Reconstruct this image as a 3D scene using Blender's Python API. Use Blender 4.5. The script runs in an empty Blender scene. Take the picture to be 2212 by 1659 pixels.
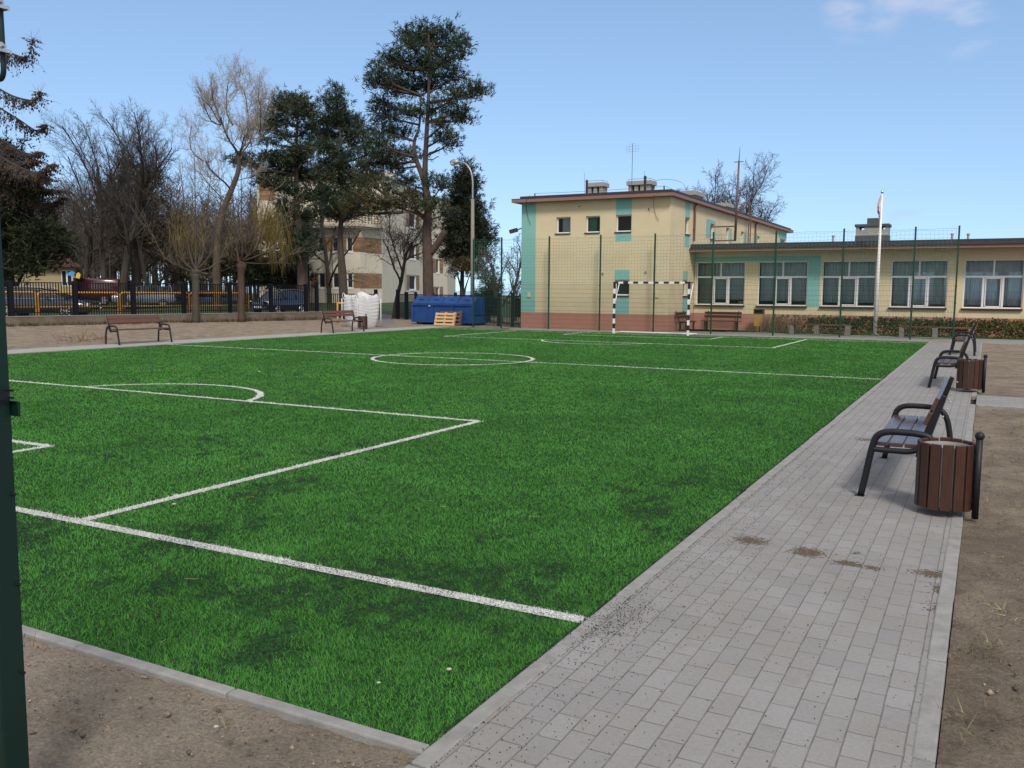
import bpy, math, random
import numpy as np
from mathutils import Vector, Matrix
R = math.radians
random.seed(7)
sc = bpy.context.scene
col = sc.collection

# ------------------------------------------------------------------ camera (solved from the pitch markings)
CAM = np.array([1.7297, -4.0727, 1.6754])
PIT, ROL, YAW, FPX = 0.1047, 0.0066, 0.4909, 3317.43 / 1.736     # focal in units of a 2212 px wide picture
_fw = np.array([-math.sin(YAW) * math.cos(PIT), math.cos(YAW) * math.cos(PIT), -math.sin(PIT)])
_r = np.array([math.cos(YAW), math.sin(YAW), 0.0]); _u = np.cross(_r, _fw)
_r2 = _r * math.cos(ROL) + _u * math.sin(ROL); _u2 = -_r * math.sin(ROL) + _u * math.cos(ROL)
def ray(x, y): return _fw + _r2 * (x - 1106.0) / FPX - _u2 * (y - 829.5) / FPX
def AT(x, y, z): return CAM + ray(x, y) * z                      # surveyed point at depth z
def PY(x, y, Y):
    d = ray(x, y); return CAM + d * ((Y - CAM[1]) / d[1])
cd = bpy.data.cameras.new('camera'); cam = bpy.data.objects.new('camera', cd); col.objects.link(cam)
M4 = Matrix(((_r2[0], _u2[0], -_fw[0], CAM[0]), (_r2[1], _u2[1], -_fw[1], CAM[1]), (_r2[2], _u2[2], -_fw[2], CAM[2]), (0, 0, 0, 1)))
cam.matrix_world = M4
cd.sensor_fit = 'HORIZONTAL'; cd.sensor_width = 36.0; cd.lens = 36.0 * FPX / 2212.0
cd.clip_start = 0.05; cd.clip_end = 5000
sc.camera = cam

# ------------------------------------------------------------------ materials
MATS = {}
def nt(name):
    m = bpy.data.materials.new(name); m.use_nodes = True
    return m, m.node_tree.nodes, m.node_tree.links, m.node_tree.nodes['Principled BSDF']
def pm(name, c, var=0.12, scale=4.0, rough=0.7, bump=0.0, bscale=60.0, metal=0.0, detail=6.0, spec=0.4, stretch=None, island=0.0, c2=None, trans=0.0):
    """procedural paint / stone / wood: a base colour broken up by noise, optional fine bump and per-piece variation"""
    if name in MATS: return MATS[name]
    m, N, L, b = nt(name)
    tc = N.new('ShaderNodeTexCoord'); src = tc.outputs['Object']
    if stretch:
        mp = N.new('ShaderNodeMapping'); mp.inputs['Scale'].default_value = stretch
        L.new(src, mp.inputs['Vector']); src = mp.outputs['Vector']
    n = N.new('ShaderNodeTexNoise'); n.inputs['Scale'].default_value = scale; n.inputs['Detail'].default_value = detail; n.inputs['Roughness'].default_value = 0.62
    L.new(src, n.inputs['Vector'])
    rp = N.new('ShaderNodeValToRGB'); rp.color_ramp.elements[0].position = 0.3; rp.color_ramp.elements[1].position = 0.7
    lo = [x * (1 - var) for x in c]; hi = [min(1, x * (1 + var)) for x in (c2 or c)]
    rp.color_ramp.elements[0].color = (*lo, 1); rp.color_ramp.elements[1].color = (*hi, 1)
    L.new(n.outputs['Fac'], rp.inputs['Fac']); out = rp.outputs['Color']
    if island:
        g = N.new('ShaderNodeNewGeometry'); mr = N.new('ShaderNodeMapRange')
        mr.inputs['To Min'].default_value = 1 - island; mr.inputs['To Max'].default_value = 1 + island
        L.new(g.outputs['Random Per Island'], mr.inputs['Value'])
        hs = N.new('ShaderNodeHueSaturation'); L.new(out, hs.inputs['Color']); L.new(mr.outputs['Result'], hs.inputs['Value']); out = hs.outputs['Color']
    L.new(out, b.inputs['Base Color'])
    b.inputs['Roughness'].default_value = rough; b.inputs['Metallic'].default_value = metal
    b.inputs['Specular IOR Level'].default_value = spec
    if trans: b.inputs['Transmission Weight'].default_value = trans
    if bump:
        n2 = N.new('ShaderNodeTexNoise'); n2.inputs['Scale'].default_value = bscale; n2.inputs['Detail'].default_value = 5
        L.new(src, n2.inputs['Vector'])
        bp = N.new('ShaderNodeBump'); bp.inputs['Strength'].default_value = bump; bp.inputs['Distance'].default_value = 0.02
        L.new(n2.outputs['Fac'], bp.inputs['Height']); L.new(bp.outputs['Normal'], b.inputs['Normal'])
    MATS[name] = m
    return m

# ------------------------------------------------------------------ mesh builder
class MB:
    def __init__(s): s.v = []; s.f = []
    def face(s, pts):
        k = len(s.v); s.v += [tuple(p) for p in pts]; s.f.append(tuple(range(k, k + len(pts))))
    def box(s, x0, x1, y0, y1, z0, z1):
        k = len(s.v)
        s.v += [(x0,y0,z0),(x1,y0,z0),(x1,y1,z0),(x0,y1,z0),(x0,y0,z1),(x1,y0,z1),(x1,y1,z1),(x0,y1,z1)]
        for q in ((3,2,1,0),(4,5,6,7),(0,1,5,4),(1,2,6,5),(2,3,7,6),(3,0,4,7)): s.f.append(tuple(k + i for i in q))
        return s
    def bar(s, a, b, w, h, up=(0, 0, 1)):
        a = Vector(a); b = Vector(b); d = (b - a).normalized(); up = Vector(up)
        if abs(d.dot(up)) > .98: up = Vector((1, 0, 0))
        x = d.cross(up).normalized(); y = x.cross(d).normalized(); k = len(s.v)
        for p in (a, b):
            for i, j in ((-1,-1),(1,-1),(1,1),(-1,1)): s.v.append(tuple(p + x * (i * w / 2) + y * (j * h / 2)))
        for q in ((3,2,1,0),(4,5,6,7),(0,1,5,4),(1,2,6,5),(2,3,7,6),(3,0,4,7)): s.f.append(tuple(k + i for i in q))
        return s
    def tube(s, pts, rad, n=8, cap=True):
        P = [Vector(p) for p in pts]
        if not hasattr(rad, '__len__'): rad = [rad] * len(P)
        k0 = len(s.v); ref = None
        for i, p in enumerate(P):
            d = (P[min(i + 1, len(P) - 1)] - P[max(i - 1, 0)])
            d = d.normalized() if d.length > 1e-9 else Vector((0, 0, 1))
            if ref is None: ref = Vector((1, 0, 0)) if abs(d.x) < .8 else Vector((0, 1, 0))
            x = (ref - d * ref.dot(d))
            x = x.normalized() if x.length > 1e-6 else d.orthogonal().normalized()
            ref = x; y = d.cross(x)
            for j in range(n):
                a = 2 * math.pi * j / n; c_, s_ = math.cos(a) * rad[i], math.sin(a) * rad[i]
                s.v.append((p.x + x.x * c_ + y.x * s_, p.y + x.y * c_ + y.y * s_, p.z + x.z * c_ + y.z * s_))
        for i in range(len(P) - 1):
            for j in range(n):
                a = k0 + i * n + j; b = k0 + i * n + (j + 1) % n
                s.f.append((a, b, b + n, a + n))
        if cap:
            s.f.append(tuple(k0 + j for j in reversed(range(n)))); e = k0 + (len(P) - 1) * n
            s.f.append(tuple(e + j for j in range(n)))
        return s
    def cyl(s, c, r, h, n=16, r2=None):
        return s.tube([c, (c[0], c[1], c[2] + h)], [r, r if r2 is None else r2], n)
    def ball(s, c, r, n=10, m=6, sz=1.0):
        k = len(s.v)
        for i in range(m + 1):
            t = math.pi * i / m
            for j in range(n):
                a = 2 * math.pi * j / n
                s.v.append((c[0] + r * math.sin(t) * math.cos(a), c[1] + r * math.sin(t) * math.sin(a), c[2] + r * sz * math.cos(t)))
        for i in range(m):
            for j in range(n):
                a = k + i * n + j; b = k + i * n + (j + 1) % n
                s.f.append((a, a + n, b + n, b))
        return s
    def poly_y(s, prof, y0, y1):
        """closed (x,z) profile extruded along y"""
        n = len(prof); k = len(s.v)
        s.v += [(p[0], y0, p[1]) for p in prof] + [(p[0], y1, p[1]) for p in prof]
        s.f.append(tuple(range(k, k + n))); s.f.append(tuple(reversed(range(k + n, k + 2 * n))))
        for i in range(n):
            j = (i + 1) % n; s.f.append((k + j, k + i, k + n + i, k + n + j))
        return s
    def xf(s, mat, k0=0):
        for i in range(k0, len(s.v)): s.v[i] = tuple(mat @ Vector(s.v[i]))
        return s
    def build(s, name, mat, parent=None, smooth=False, bevel=0.0, **kw):
        me = bpy.data.meshes.new(name); me.from_pydata(s.v, [], s.f); me.update()
        return link(name, me, mat, parent, smooth, bevel, **kw)
def build_each(mb, name, mat, parent=None, **kw):
    """one object per connected piece of the builder"""
    par = list(range(len(mb.v)))
    def find(i):
        while par[i] != i: par[i] = par[par[i]]; i = par[i]
        return i
    for f in mb.f:
        r0 = find(f[0])
        for i in f[1:]: par[find(i)] = r0
    groups = {}
    for f in mb.f: groups.setdefault(find(f[0]), []).append(f)
    out = []
    for fs in groups.values():
        used = sorted({i for f in fs for i in f}); ix = {i: k for k, i in enumerate(used)}; g = MB()
        g.v = [mb.v[i] for i in used]; g.f = [tuple(ix[i] for i in f) for f in fs]; out.append(g.build(name, mat, parent, **kw))
    return out
def link(name, me, mat, parent=None, smooth=False, bevel=0.0, label=None, cat=None, group=None, kind=None):
    o = bpy.data.objects.new(name, me); col.objects.link(o)
    if mat: me.materials.append(mat)
    if smooth: me.shade_smooth()
    if parent: o.parent = parent
    if bevel:
        md = o.modifiers.new('bevel', 'BEVEL'); md.width = bevel; md.segments = 2; md.limit_method = 'ANGLE'
    tag(o, label, cat, group, kind)
    return o
def tag(o, label=None, cat=None, group=None, kind=None):
    if label: o['label'] = label
    if cat: o['category'] = cat
    if group: o['group'] = group
    if kind: o['kind'] = kind
    return o
def empty(name, loc=(0, 0, 0), rz=0.0, label=None, cat=None, group=None):
    o = bpy.data.objects.new(name, None); col.objects.link(o); o.location = loc; o.rotation_euler = (0, 0, rz)
    o.empty_display_size = 0.2
    return tag(o, label, cat, group)
def copy_tree(o, parent=None):
    c = o.copy(); col.objects.link(c)
    if parent: c.parent = parent
    for ch in list(o.children): copy_tree(ch, c)
    return c
def np_mesh(name, V, F, mat, parent=None, attr=None, **kw):
    """triangle mesh from numpy arrays"""
    me = bpy.data.meshes.new(name); V = np.asarray(V, np.float32); F = np.asarray(F, np.int32)
    me.vertices.add(len(V)); me.vertices.foreach_set('co', V.ravel())
    me.loops.add(F.size); me.loops.foreach_set('vertex_index', F.ravel())
    me.polygons.add(len(F)); me.polygons.foreach_set('loop_start', np.arange(0, F.size, F.shape[1], dtype=np.int32))
    if attr is not None:
        a = me.color_attributes.new('blade', 'FLOAT_COLOR', 'POINT'); a.data.foreach_set('color', np.asarray(attr, np.float32).ravel())
    me.update(calc_edges=True); me.validate()
    return link(name, me, mat, parent, **kw)
def vnoise(x, y, seed=0):
    """smooth value noise for scattering"""
    xi = np.floor(x).astype(int); yi = np.floor(y).astype(int); fx = x - xi; fy = y - yi
    def h(a, b):
        n = (a * 374761393 + b * 668265263 + seed * 1442695041) & 0x7fffffff
        n = ((n ^ (n >> 13)) * 1274126177) & 0x7fffffff
        return ((n ^ (n >> 16)) & 0xffff) / 65535.0
    u = fx * fx * (3 - 2 * fx); v = fy * fy * (3 - 2 * fy)
    return (h(xi, yi) * (1 - u) + h(xi + 1, yi) * u) * (1 - v) + (h(xi, yi + 1) * (1 - u) + h(xi + 1, yi + 1) * u) * v
def fbm(x, y, seed=0, o=4):
    r = 0; a = .5
    for i in range(o): r = r + a * vnoise(x * 2 ** i, y * 2 ** i, seed + i); a *= .5
    return r / (1 - .5 ** o)

# ------------------------------------------------------------------ sky and light
SUN_EL, SUN_AZ = R(47), R(141)          # azimuth: compass angle of the sun measured from +Y towards +X
w = bpy.data.worlds.new('World'); sc.world = w; w.use_nodes = True
N, L = w.node_tree.nodes, w.node_tree.links
bg = N['Background']
sky = N.new('ShaderNodeTexSky'); sky.sky_type = 'NISHITA'; sky.sun_disc = False
sky.sun_elevation = SUN_EL; sky.sun_rotation = SUN_AZ; sky.air_density = 1.3; sky.dust_density = 0.2; sky.ozone_density = 2.5
tc = N.new('ShaderNodeTexCoord')
vm = N.new('ShaderNodeVectorMath'); vm.operation = 'MULTIPLY_ADD'; vm.inputs[1].default_value = (1, 1, 1); vm.inputs[2].default_value = (0, 0, .17)   # clear maritime air: little horizon glare
nn = N.new('ShaderNodeVectorMath'); nn.operation = 'NORMALIZE'
L.new(tc.outputs['Generated'], vm.inputs[0]); L.new(vm.outputs[0], nn.inputs[0]); L.new(nn.outputs[0], sky.inputs['Vector'])
def cloud(direction, lo, hi, scale, amount, seed):
    sub = N.new('ShaderNodeVectorMath'); sub.operation = 'DOT_PRODUCT'; sub.inputs[1].default_value = direction
    nrm = N.new('ShaderNodeVectorMath'); nrm.operation = 'NORMALIZE'; L.new(tc.outputs['Generated'], nrm.inputs[0])
    L.new(nrm.outputs['Vector'], sub.inputs[0])
    mr = N.new('ShaderNodeMapRange'); mr.interpolation_type = 'SMOOTHSTEP'; mr.inputs['From Min'].default_value = lo; mr.inputs['From Max'].default_value = hi
    L.new(sub.outputs['Value'], mr.inputs['Value'])
    mp = N.new('ShaderNodeMapping'); mp.inputs['Scale'].default_value = (scale, scale, scale * 2.6); mp.inputs['Location'].default_value = (seed, seed * .7, 0)
    L.new(tc.outputs['Generated'], mp.inputs['Vector'])
    nz = N.new('ShaderNodeTexNoise'); nz.inputs['Scale'].default_value = 1.0; nz.inputs['Detail'].default_value = 5; L.new(mp.outputs['Vector'], nz.inputs['Vector'])
    m2 = N.new('ShaderNodeMapRange'); m2.interpolation_type = 'SMOOTHSTEP'; m2.inputs['From Min'].default_value = 0.42; m2.inputs['From Max'].default_value = 0.66; m2.inputs['To Max'].default_value = amount
    L.new(nz.outputs['Fac'], m2.inputs['Value'])
    mu = N.new('ShaderNodeMath'); mu.operation = 'MULTIPLY'; L.new(mr.outputs['Result'], mu.inputs[0]); L.new(m2.outputs['Result'], mu.inputs[1])
    return mu.outputs['Value']
def nd(v): v = np.array(v); return tuple(v / np.linalg.norm(v))
cur = sky.outputs['Color']
for (px, py, wd, sca, amt, seed, c) in ((1870, 0, .032, 14, .6, 3.1, (3.5, 3.6, 4.5)), (2010, -22, .040, 12, .6, 5.2, (3.3, 3.5, 4.5)), (2085, 54, .024, 16, .55, 8.3, (3.1, 3.6, 4.6)), (1955, 468, .016, 30, .35, 1.3, (2.6, 3.2, 4.2))):
    fac = cloud(nd(ray(px, py)), math.cos(wd * 1.5), math.cos(wd * .2), sca, amt, seed)
    mx = N.new('ShaderNodeMix'); mx.data_type = 'RGBA'; L.new(fac, mx.inputs['Factor']); L.new(cur, mx.inputs['A']); mx.inputs['B'].default_value = (*c, 1)
    cur = mx.outputs['Result']
# unseen broken cloud deck, added overhead and behind the camera for soft neutral light
nrm = N.new('ShaderNodeVectorMath'); nrm.operation = 'NORMALIZE'; L.new(tc.outputs['Generated'], nrm.inputs[0])
dt = N.new('ShaderNodeVectorMath'); dt.operation = 'DOT_PRODUCT'; dt.inputs[1].default_value = nd((-_fw[0] * .6, -_fw[1] * .6, .8)); L.new(nrm.outputs['Vector'], dt.inputs[0])
dm = N.new('ShaderNodeMapRange'); dm.interpolation_type = 'SMOOTHSTEP'; dm.inputs['From Min'].default_value = -.02; dm.inputs['From Max'].default_value = .45; dm.inputs['To Max'].default_value = .92; L.new(dt.outputs['Value'], dm.inputs['Value'])
dn = N.new('ShaderNodeTexNoise'); dn.inputs['Scale'].default_value = 4; dn.inputs['Detail'].default_value = 5; L.new(nrm.outputs['Vector'], dn.inputs['Vector'])
dr = N.new('ShaderNodeValToRGB'); dr.color_ramp.elements[0].position = .35; dr.color_ramp.elements[1].position = .65
dr.color_ramp.elements[0].color = (.52, .53, .55, 1); dr.color_ramp.elements[1].color = (.93, .90, .86, 1); L.new(dn.outputs['Fac'], dr.inputs['Fac'])
ds_ = N.new('ShaderNodeVectorMath'); ds_.operation = 'SCALE'; ds_.inputs['Scale'].default_value = 5.4; L.new(dr.outputs['Color'], ds_.inputs[0])
mx = N.new('ShaderNodeMix'); mx.data_type = 'RGBA'; L.new(dm.outputs['Result'], mx.inputs['Factor']); L.new(cur, mx.inputs['A']); L.new(ds_.outputs[0], mx.inputs['B']); cur = mx.outputs['Result']
L.new(cur, bg.inputs['Color'])
bg.inputs['Strength'].default_value = 0.10
sd = bpy.data.lights.new('sun', 'SUN'); sd.energy = 1.5; sd.angle = R(14); sd.color = (1, .94, .86)
so = bpy.data.objects.new('sun', sd); col.objects.link(so)
sdir = Vector((math.sin(SUN_AZ) * math.cos(SUN_EL), math.cos(SUN_AZ) * math.cos(SUN_EL), math.sin(SUN_EL)))
so.rotation_euler = sdir.to_track_quat('Z', 'Y').to_euler(); so.location = (0, 0, 30)
sc.view_settings.view_transform = 'Standard'; sc.view_settings.look = 'None'; sc.view_settings.exposure = 0.95; sc.view_settings.gamma = 1.0
sc.view_settings.use_curve_mapping = False
sc.render.engine = 'CYCLES'; sc.cycles.max_bounces = 6; sc.cycles.transparent_max_bounces = 12

# ------------------------------------------------------------------ ground, pitch, paving
L_, W_ = 29.44, 20.17            # goal line to goal line, width
Y0, Y1 = -1.45, 30.35            # ends of the turf
XC = -9.995
def sheet(name, pts, z, mat, **kw):
    mb = MB(); mb.face([(p[0], p[1], z) for p in pts]); return mb.build(name, mat, **kw)
def rect(x0, x1, y0, y1): return [(x0, y0), (x1, y0), (x1, y1), (x0, y1)]
def sand_mat(name, c, dark, damp=0.5):
    m, N, L, b = nt(name)
    tc = N.new('ShaderNodeTexCoord')
    def noise(s, d=6, r=.65):
        n = N.new('ShaderNodeTexNoise'); n.inputs['Scale'].default_value = s; n.inputs['Detail'].default_value = d; n.inputs['Roughness'].default_value = r
        L.new(tc.outputs['Object'], n.inputs['Vector']); return n
    a = noise(1.3, 7, .7); r1 = N.new('ShaderNodeValToRGB'); r1.color_ramp.elements[0].position = .36; r1.color_ramp.elements[1].position = .62
    r1.color_ramp.elements[0].color = (*dark, 1); r1.color_ramp.elements[1].color = (*c, 1); L.new(a.outputs['Fac'], r1.inputs['Fac'])
    f = noise(70, 6, .8); r2 = N.new('ShaderNodeValToRGB'); r2.color_ramp.elements[0].position = .3; r2.color_ramp.elements[1].position = .72
    r2.color_ramp.elements[0].color = (.38, .36, .35, 1); r2.color_ramp.elements[1].color = (1.42, 1.4, 1.37, 1); L.new(f.outputs['Fac'], r2.inputs['Fac'])
    mx = N.new('ShaderNodeMix'); mx.data_type = 'RGBA'; mx.blend_type = 'MULTIPLY'; mx.inputs['Factor'].default_value = .85
    L.new(r1.outputs['Color'], mx.inputs['A']); L.new(r2.outputs['Color'], mx.inputs['B'])
    cl = noise(7, 6, .75); r3 = N.new('ShaderNodeValToRGB'); r3.color_ramp.elements[0].position = .54; r3.color_ramp.elements[1].position = .66
    L.new(cl.outputs['Fac'], r3.inputs['Fac'])
    m2 = N.new('ShaderNodeMix'); m2.data_type = 'RGBA'; m3 = N.new('ShaderNodeMath'); m3.operation = 'MULTIPLY'; m3.inputs[1].default_value = damp
    L.new(r3.outputs['Color'], m3.inputs[0]); L.new(m3.outputs['Value'], m2.inputs['Factor'])
    L.new(mx.outputs['Result'], m2.inputs['A']); m2.inputs['B'].default_value = (dark[0] * .5, dark[1] * .48, dark[2] * .46, 1)
    L.new(m2.outputs['Result'], b.inputs['Base Color']); b.inputs['Roughness'].default_value = .95; b.inputs['Specular IOR Level'].default_value = .15
    bp = N.new('ShaderNodeBump'); bp.inputs['Strength'].default_value = 1.0; bp.inputs['Distance'].default_value = .06
    h = noise(28, 8, .75); L.new(h.outputs['Fac'], bp.inputs['Height']); L.new(bp.outputs['Normal'], b.inputs['Normal'])
    return m
M_sand = sand_mat('sand_soil', (.48, .41, .335), (.33, .278, .222), .5)
M_sand_b = sand_mat('sand_soil_brown', (.38, .318, .25), (.23, .186, .144), .65)
M_earth = sand_mat('earth', (.20, .16, .11), (.12, .10, .07))
M_lawn = pm('lawn_grass', (.035, .06, .022), .45, 1.5, .95, .6, 40)
M_asph = pm('asphalt', (.16, .155, .15), .2, 3, .9, .3, 120)
M_conc = pm('kerb_concrete', (.255, .248, .238), .2, 9, .85, .35, 150)
M_slab = pm('concrete_slab', (.42, .41, .39), .12, 3, .85, .25, 120)
M_sea = pm('sea_water', (.10, .17, .24), .1, .05, .15, .3, 2)
sheet('ground', rect(-900, 900, -300, 1500), -.09, M_earth, kind='structure')
sheet('sea', [(-1200, 140), (400, 400), (400, 3500), (-3500, 3500), (-3500, 140)], -.05, M_sea, kind='structure')

def sand_patch(name, x0, x1, y0, y1, res, zb, amp, seed, mat, edge=None):
    nx = int((x1 - x0) / res) + 1; ny = int((y1 - y0) / res) + 1
    X, Y = np.meshgrid(np.linspace(x0, x1, nx), np.linspace(y0, y1, ny))
    Z = zb + amp * (fbm(X * .9 + 50, Y * .9 + 50, seed, 3) - .5) * 2 + amp * .75 * (fbm(X * 5 + 90, Y * 5 + 90, seed + 5, 4) - .5)
    cl = fbm(X * 9 + 30, Y * 9 + 30, seed + 9, 3); Z = Z + amp * 1.6 * np.clip(cl - .58, 0, 1) * 3.4 - amp * 1.5 * np.clip(.40 - cl, 0, 1) * 3 + amp * .35 * (fbm(X * 21 + 5, Y * 21 + 9, seed + 13, 2) - .5)
    if edge: Z = np.minimum(Z, edge(X, Y, Z))
    V = np.stack([X.ravel(), Y.ravel(), Z.ravel()], 1)
    i = np.arange((ny - 1) * nx).reshape(ny - 1, nx)[:, :-1].ravel()
    F = np.stack([i, i + 1, i + nx + 1, i + nx], 1)
    return np_mesh(name, V, F, mat, kind='structure', smooth=True)
sand_patch('sand', -7, 0.0, -4.4, -1.51, .02, -.027, .017, 1, M_sand, lambda X, Y, Z: np.where(X > -.10, -.012, np.where(Y > -1.56, -.02, 9)))
sand_patch('sand', 1.66, 7.5, -4.4, 11.0, .028, -.020, .018, 2, M_sand_b, lambda X, Y, Z: np.where(X < 1.74, -.012, 9))
sand_patch('sand', 1.66, 14, 12.42, 30.4, .07, -.018, .012, 3, M_sand_b, lambda X, Y, Z: np.where(X < 1.8, -.012, 9))
sand_patch('sand', -38.5, -21.6, -8, 31.2, .16, .0, .03, 4, M_sand_b, lambda X, Y, Z: np.where(X > -21.9, -.01, np.where(Y > 30.9, -.01, 9)))
sheet('sand', rect(-34, -17.06, 31.2, 45), -.012, M_sand_b, kind='structure')
# lawn rising gently to the apartment block, drive through the gate
V = []; F = []
for j, yy in enumerate(np.linspace(-25, 130, 60)):
    for i, xx in enumerate(np.linspace(-150, -17, 50)):
        dpt = (xx - CAM[0]) * _fw[0] + (yy - CAM[1]) * _fw[1]
        V.append((xx, yy, -.03 + .62 * min(1, max(0, (dpt - 61) / 11)) - 1.5 * min(1, max(0, (dpt - 100) / 30))))
F = [(j * 50 + i, j * 50 + i + 1, j * 50 + i + 51, j * 50 + i + 50) for j in range(59) for i in range(49)]
np_mesh('lawn', V, F, M_lawn, kind='structure')
mb = MB()
for q in range(10):
    a0 = AT(800 + q * 1.5, 650, 41 + q * 2.0); a1 = AT(858 - q * 2.5, 650, 41 + q * 2.0); b0 = AT(800 + (q + 1) * 1.5, 650, 43 + q * 2.0); b1 = AT(858 - (q + 1) * 2.5, 650, 43 + q * 2.0)
    mb.face([(a0[0], a0[1], .004), (a1[0], a1[1], .004), (b1[0], b1[1], .004), (b0[0], b0[1], .004)])
mb.build('driveway', M_asph, kind='structure')

# paving ------------------------------------------------------------
def paver_mat(name, c, swap):
    m, N, L, b = nt(name)
    tc = N.new('ShaderNodeTexCoord'); sp = N.new('ShaderNodeSeparateXYZ'); cb = N.new('ShaderNodeCombineXYZ')
    L.new(tc.outputs['Object'], sp.inputs['Vector'])
    wob = N.new('ShaderNodeTexNoise'); wob.inputs['Scale'].default_value = 6; L.new(tc.outputs['Object'], wob.inputs['Vector'])
    wm = N.new('ShaderNodeMath'); wm.operation = 'MULTIPLY_ADD'; wm.inputs[1].default_value = .006; L.new(wob.outputs['Fac'], wm.inputs[0])
    L.new(sp.outputs['X' if swap else 'Y'], wm.inputs[2])
    L.new(sp.outputs['Y' if swap else 'X'], cb.inputs['X']); L.new(wm.outputs['Value'], cb.inputs['Y'])
    br = N.new('ShaderNodeTexBrick'); br.offset = .5
    br.inputs['Scale'].default_value = 1; br.inputs['Brick Width'].default_value = .2; br.inputs['Row Height'].default_value = .1035
    br.inputs['Mortar Size'].default_value = .0035; br.inputs['Mortar Smooth'].default_value = .35; br.inputs['Bias'].default_value = 0
    br.inputs['Color1'].default_value = (0, 0, 0, 1); br.inputs['Color2'].default_value = (1, 1, 1, 1); br.inputs['Mortar'].default_value = (.5, .5, .5, 1)
    L.new(cb.outputs['Vector'], br.inputs['Vector'])
    rp = N.new('ShaderNodeValToRGB')
    e = rp.color_ramp.elements; e[0].color = (c[0] * .93, c[1] * .93, c[2] * .94, 1); e[1].color = (c[0] * 1.05, c[1] * 1.05, c[2] * 1.05, 1)
    x = e.new(.5); x.color = (c[0] * .99, c[1] * .97, c[2] * .95, 1)
    L.new(br.outputs['Color'], rp.inputs['Fac'])
    def noise(s, d=5, r=.6):
        n = N.new('ShaderNodeTexNoise'); n.inputs['Scale'].default_value = s; n.inputs['Detail'].default_value = d; n.inputs['Roughness'].default_value = r
        L.new(tc.outputs['Object'], n.inputs['Vector']); return n
    def mul(a, bb, f):
        mx = N.new('ShaderNodeMix'); mx.data_type = 'RGBA'; mx.blend_type = 'MULTIPLY'; mx.inputs['Factor'].default_value = f; L.new(a, mx.inputs['A']); L.new(bb, mx.inputs['B']); return mx.outputs['Result']
    def ramp(n, p0, p1, c0, c1):
        r = N.new('ShaderNodeValToRGB'); r.color_ramp.elements[0].position = p0; r.color_ramp.elements[1].position = p1
        r.color_ramp.elements[0].color = c0; r.color_ramp.elements[1].color = c1; L.new(n.outputs['Fac'], r.inputs['Fac']); return r.outputs['Color']
    o = mul(rp.outputs['Color'], ramp(noise(1.1, 6), .3, .7, (.88, .86, .83, 1), (1.04, 1.04, 1.05, 1)), 1)
    o = mul(o, ramp(noise(55, 4, .8), .3, .75, (.8, .8, .8, 1), (1.12, 1.12, 1.12, 1)), .8)
    o = mul(o, ramp(noise(14, 6, .7), .66, .74, (1, 1, 1, 1), (.7, .66, .6, 1)), .7)          # scuffs
    o2 = N.new('ShaderNodeMix'); o2.data_type = 'RGBA'; o2.blend_type = 'SCREEN'; o2.inputs['Factor'].default_value = .22; L.new(o, o2.inputs['A']); L.new(ramp(noise(19, 7, .8), .64, .70, (0, 0, 0, 1), (.6, .6, .58, 1)), o2.inputs['B']); o = o2.outputs['Result']   # lime bloom and chipped corners
    o = mul(o, ramp(noise(2.6, 7, .7), .60, .75, (1, 1, 1, 1), (.82, .78, .72, 1)), .8)   # trodden soil
    jf = N.new('ShaderNodeMix'); jf.data_type = 'RGBA'
    jm = N.new('ShaderNodeMath'); jm.operation = 'MULTIPLY'; jm.inputs[1].default_value = .75; L.new(br.outputs['Fac'], jm.inputs[0])
    L.new(jm.outputs['Value'], jf.inputs['Factor']); L.new(o, jf.inputs['A'])
    L.new(ramp(noise(9, 5), .35, .65, (.075, .068, .06, 1), (.20, .175, .15, 1)), jf.inputs['B'])
    L.new(jf.outputs['Result'], b.inputs['Base Color']); b.inputs['Roughness'].default_value = .8; b.inputs['Specular IOR Level'].default_value = .3
    inv = N.new('ShaderNodeMath'); inv.operation = 'MULTIPLY_ADD'; inv.inputs[1].default_value = -1.0
    fn = noise(90, 4, .7); fm = N.new('ShaderNodeMath'); fm.operation = 'MULTIPLY_ADD'; fm.inputs[1].default_value = .3; fm.inputs[2].default_value = 1
    L.new(fn.outputs['Fac'], fm.inputs[0]); L.new(fm.outputs['Value'], inv.inputs[2]); L.new(br.outputs['Fac'], inv.inputs[0])
    bp = N.new('ShaderNodeBump'); bp.inputs['Strength'].default_value = .7; bp.inputs['Distance'].default_value = .006
    L.new(inv.outputs['Value'], bp.inputs['Height']); L.new(bp.outputs['Normal'], b.inputs['Normal'])
    return m
M_pav = paver_mat('grey_pavers', (.268, .262, .258), True)
M_pav2 = paver_mat('grey_pavers_cross', (.275, .27, .265), False)
sheet('paved_path', rect(.078, 1.580, -4.6, 30.36), 0, M_pav, kind='structure')
sheet('paved_path', rect(1.66, 14, 11.08, 12.34), 0, M_pav2, kind='structure')
sheet('paved_path', rect(-17.0, 14, 30.45, 33.45), .0, M_pav2, kind='structure')
sheet('paved_path', rect(-21.52, -20.27, -6, 31.0), .0, pm('pale_pavers', (.31, .30, .285), .1, 2, .85, .3, 60), kind='structure')
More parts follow.
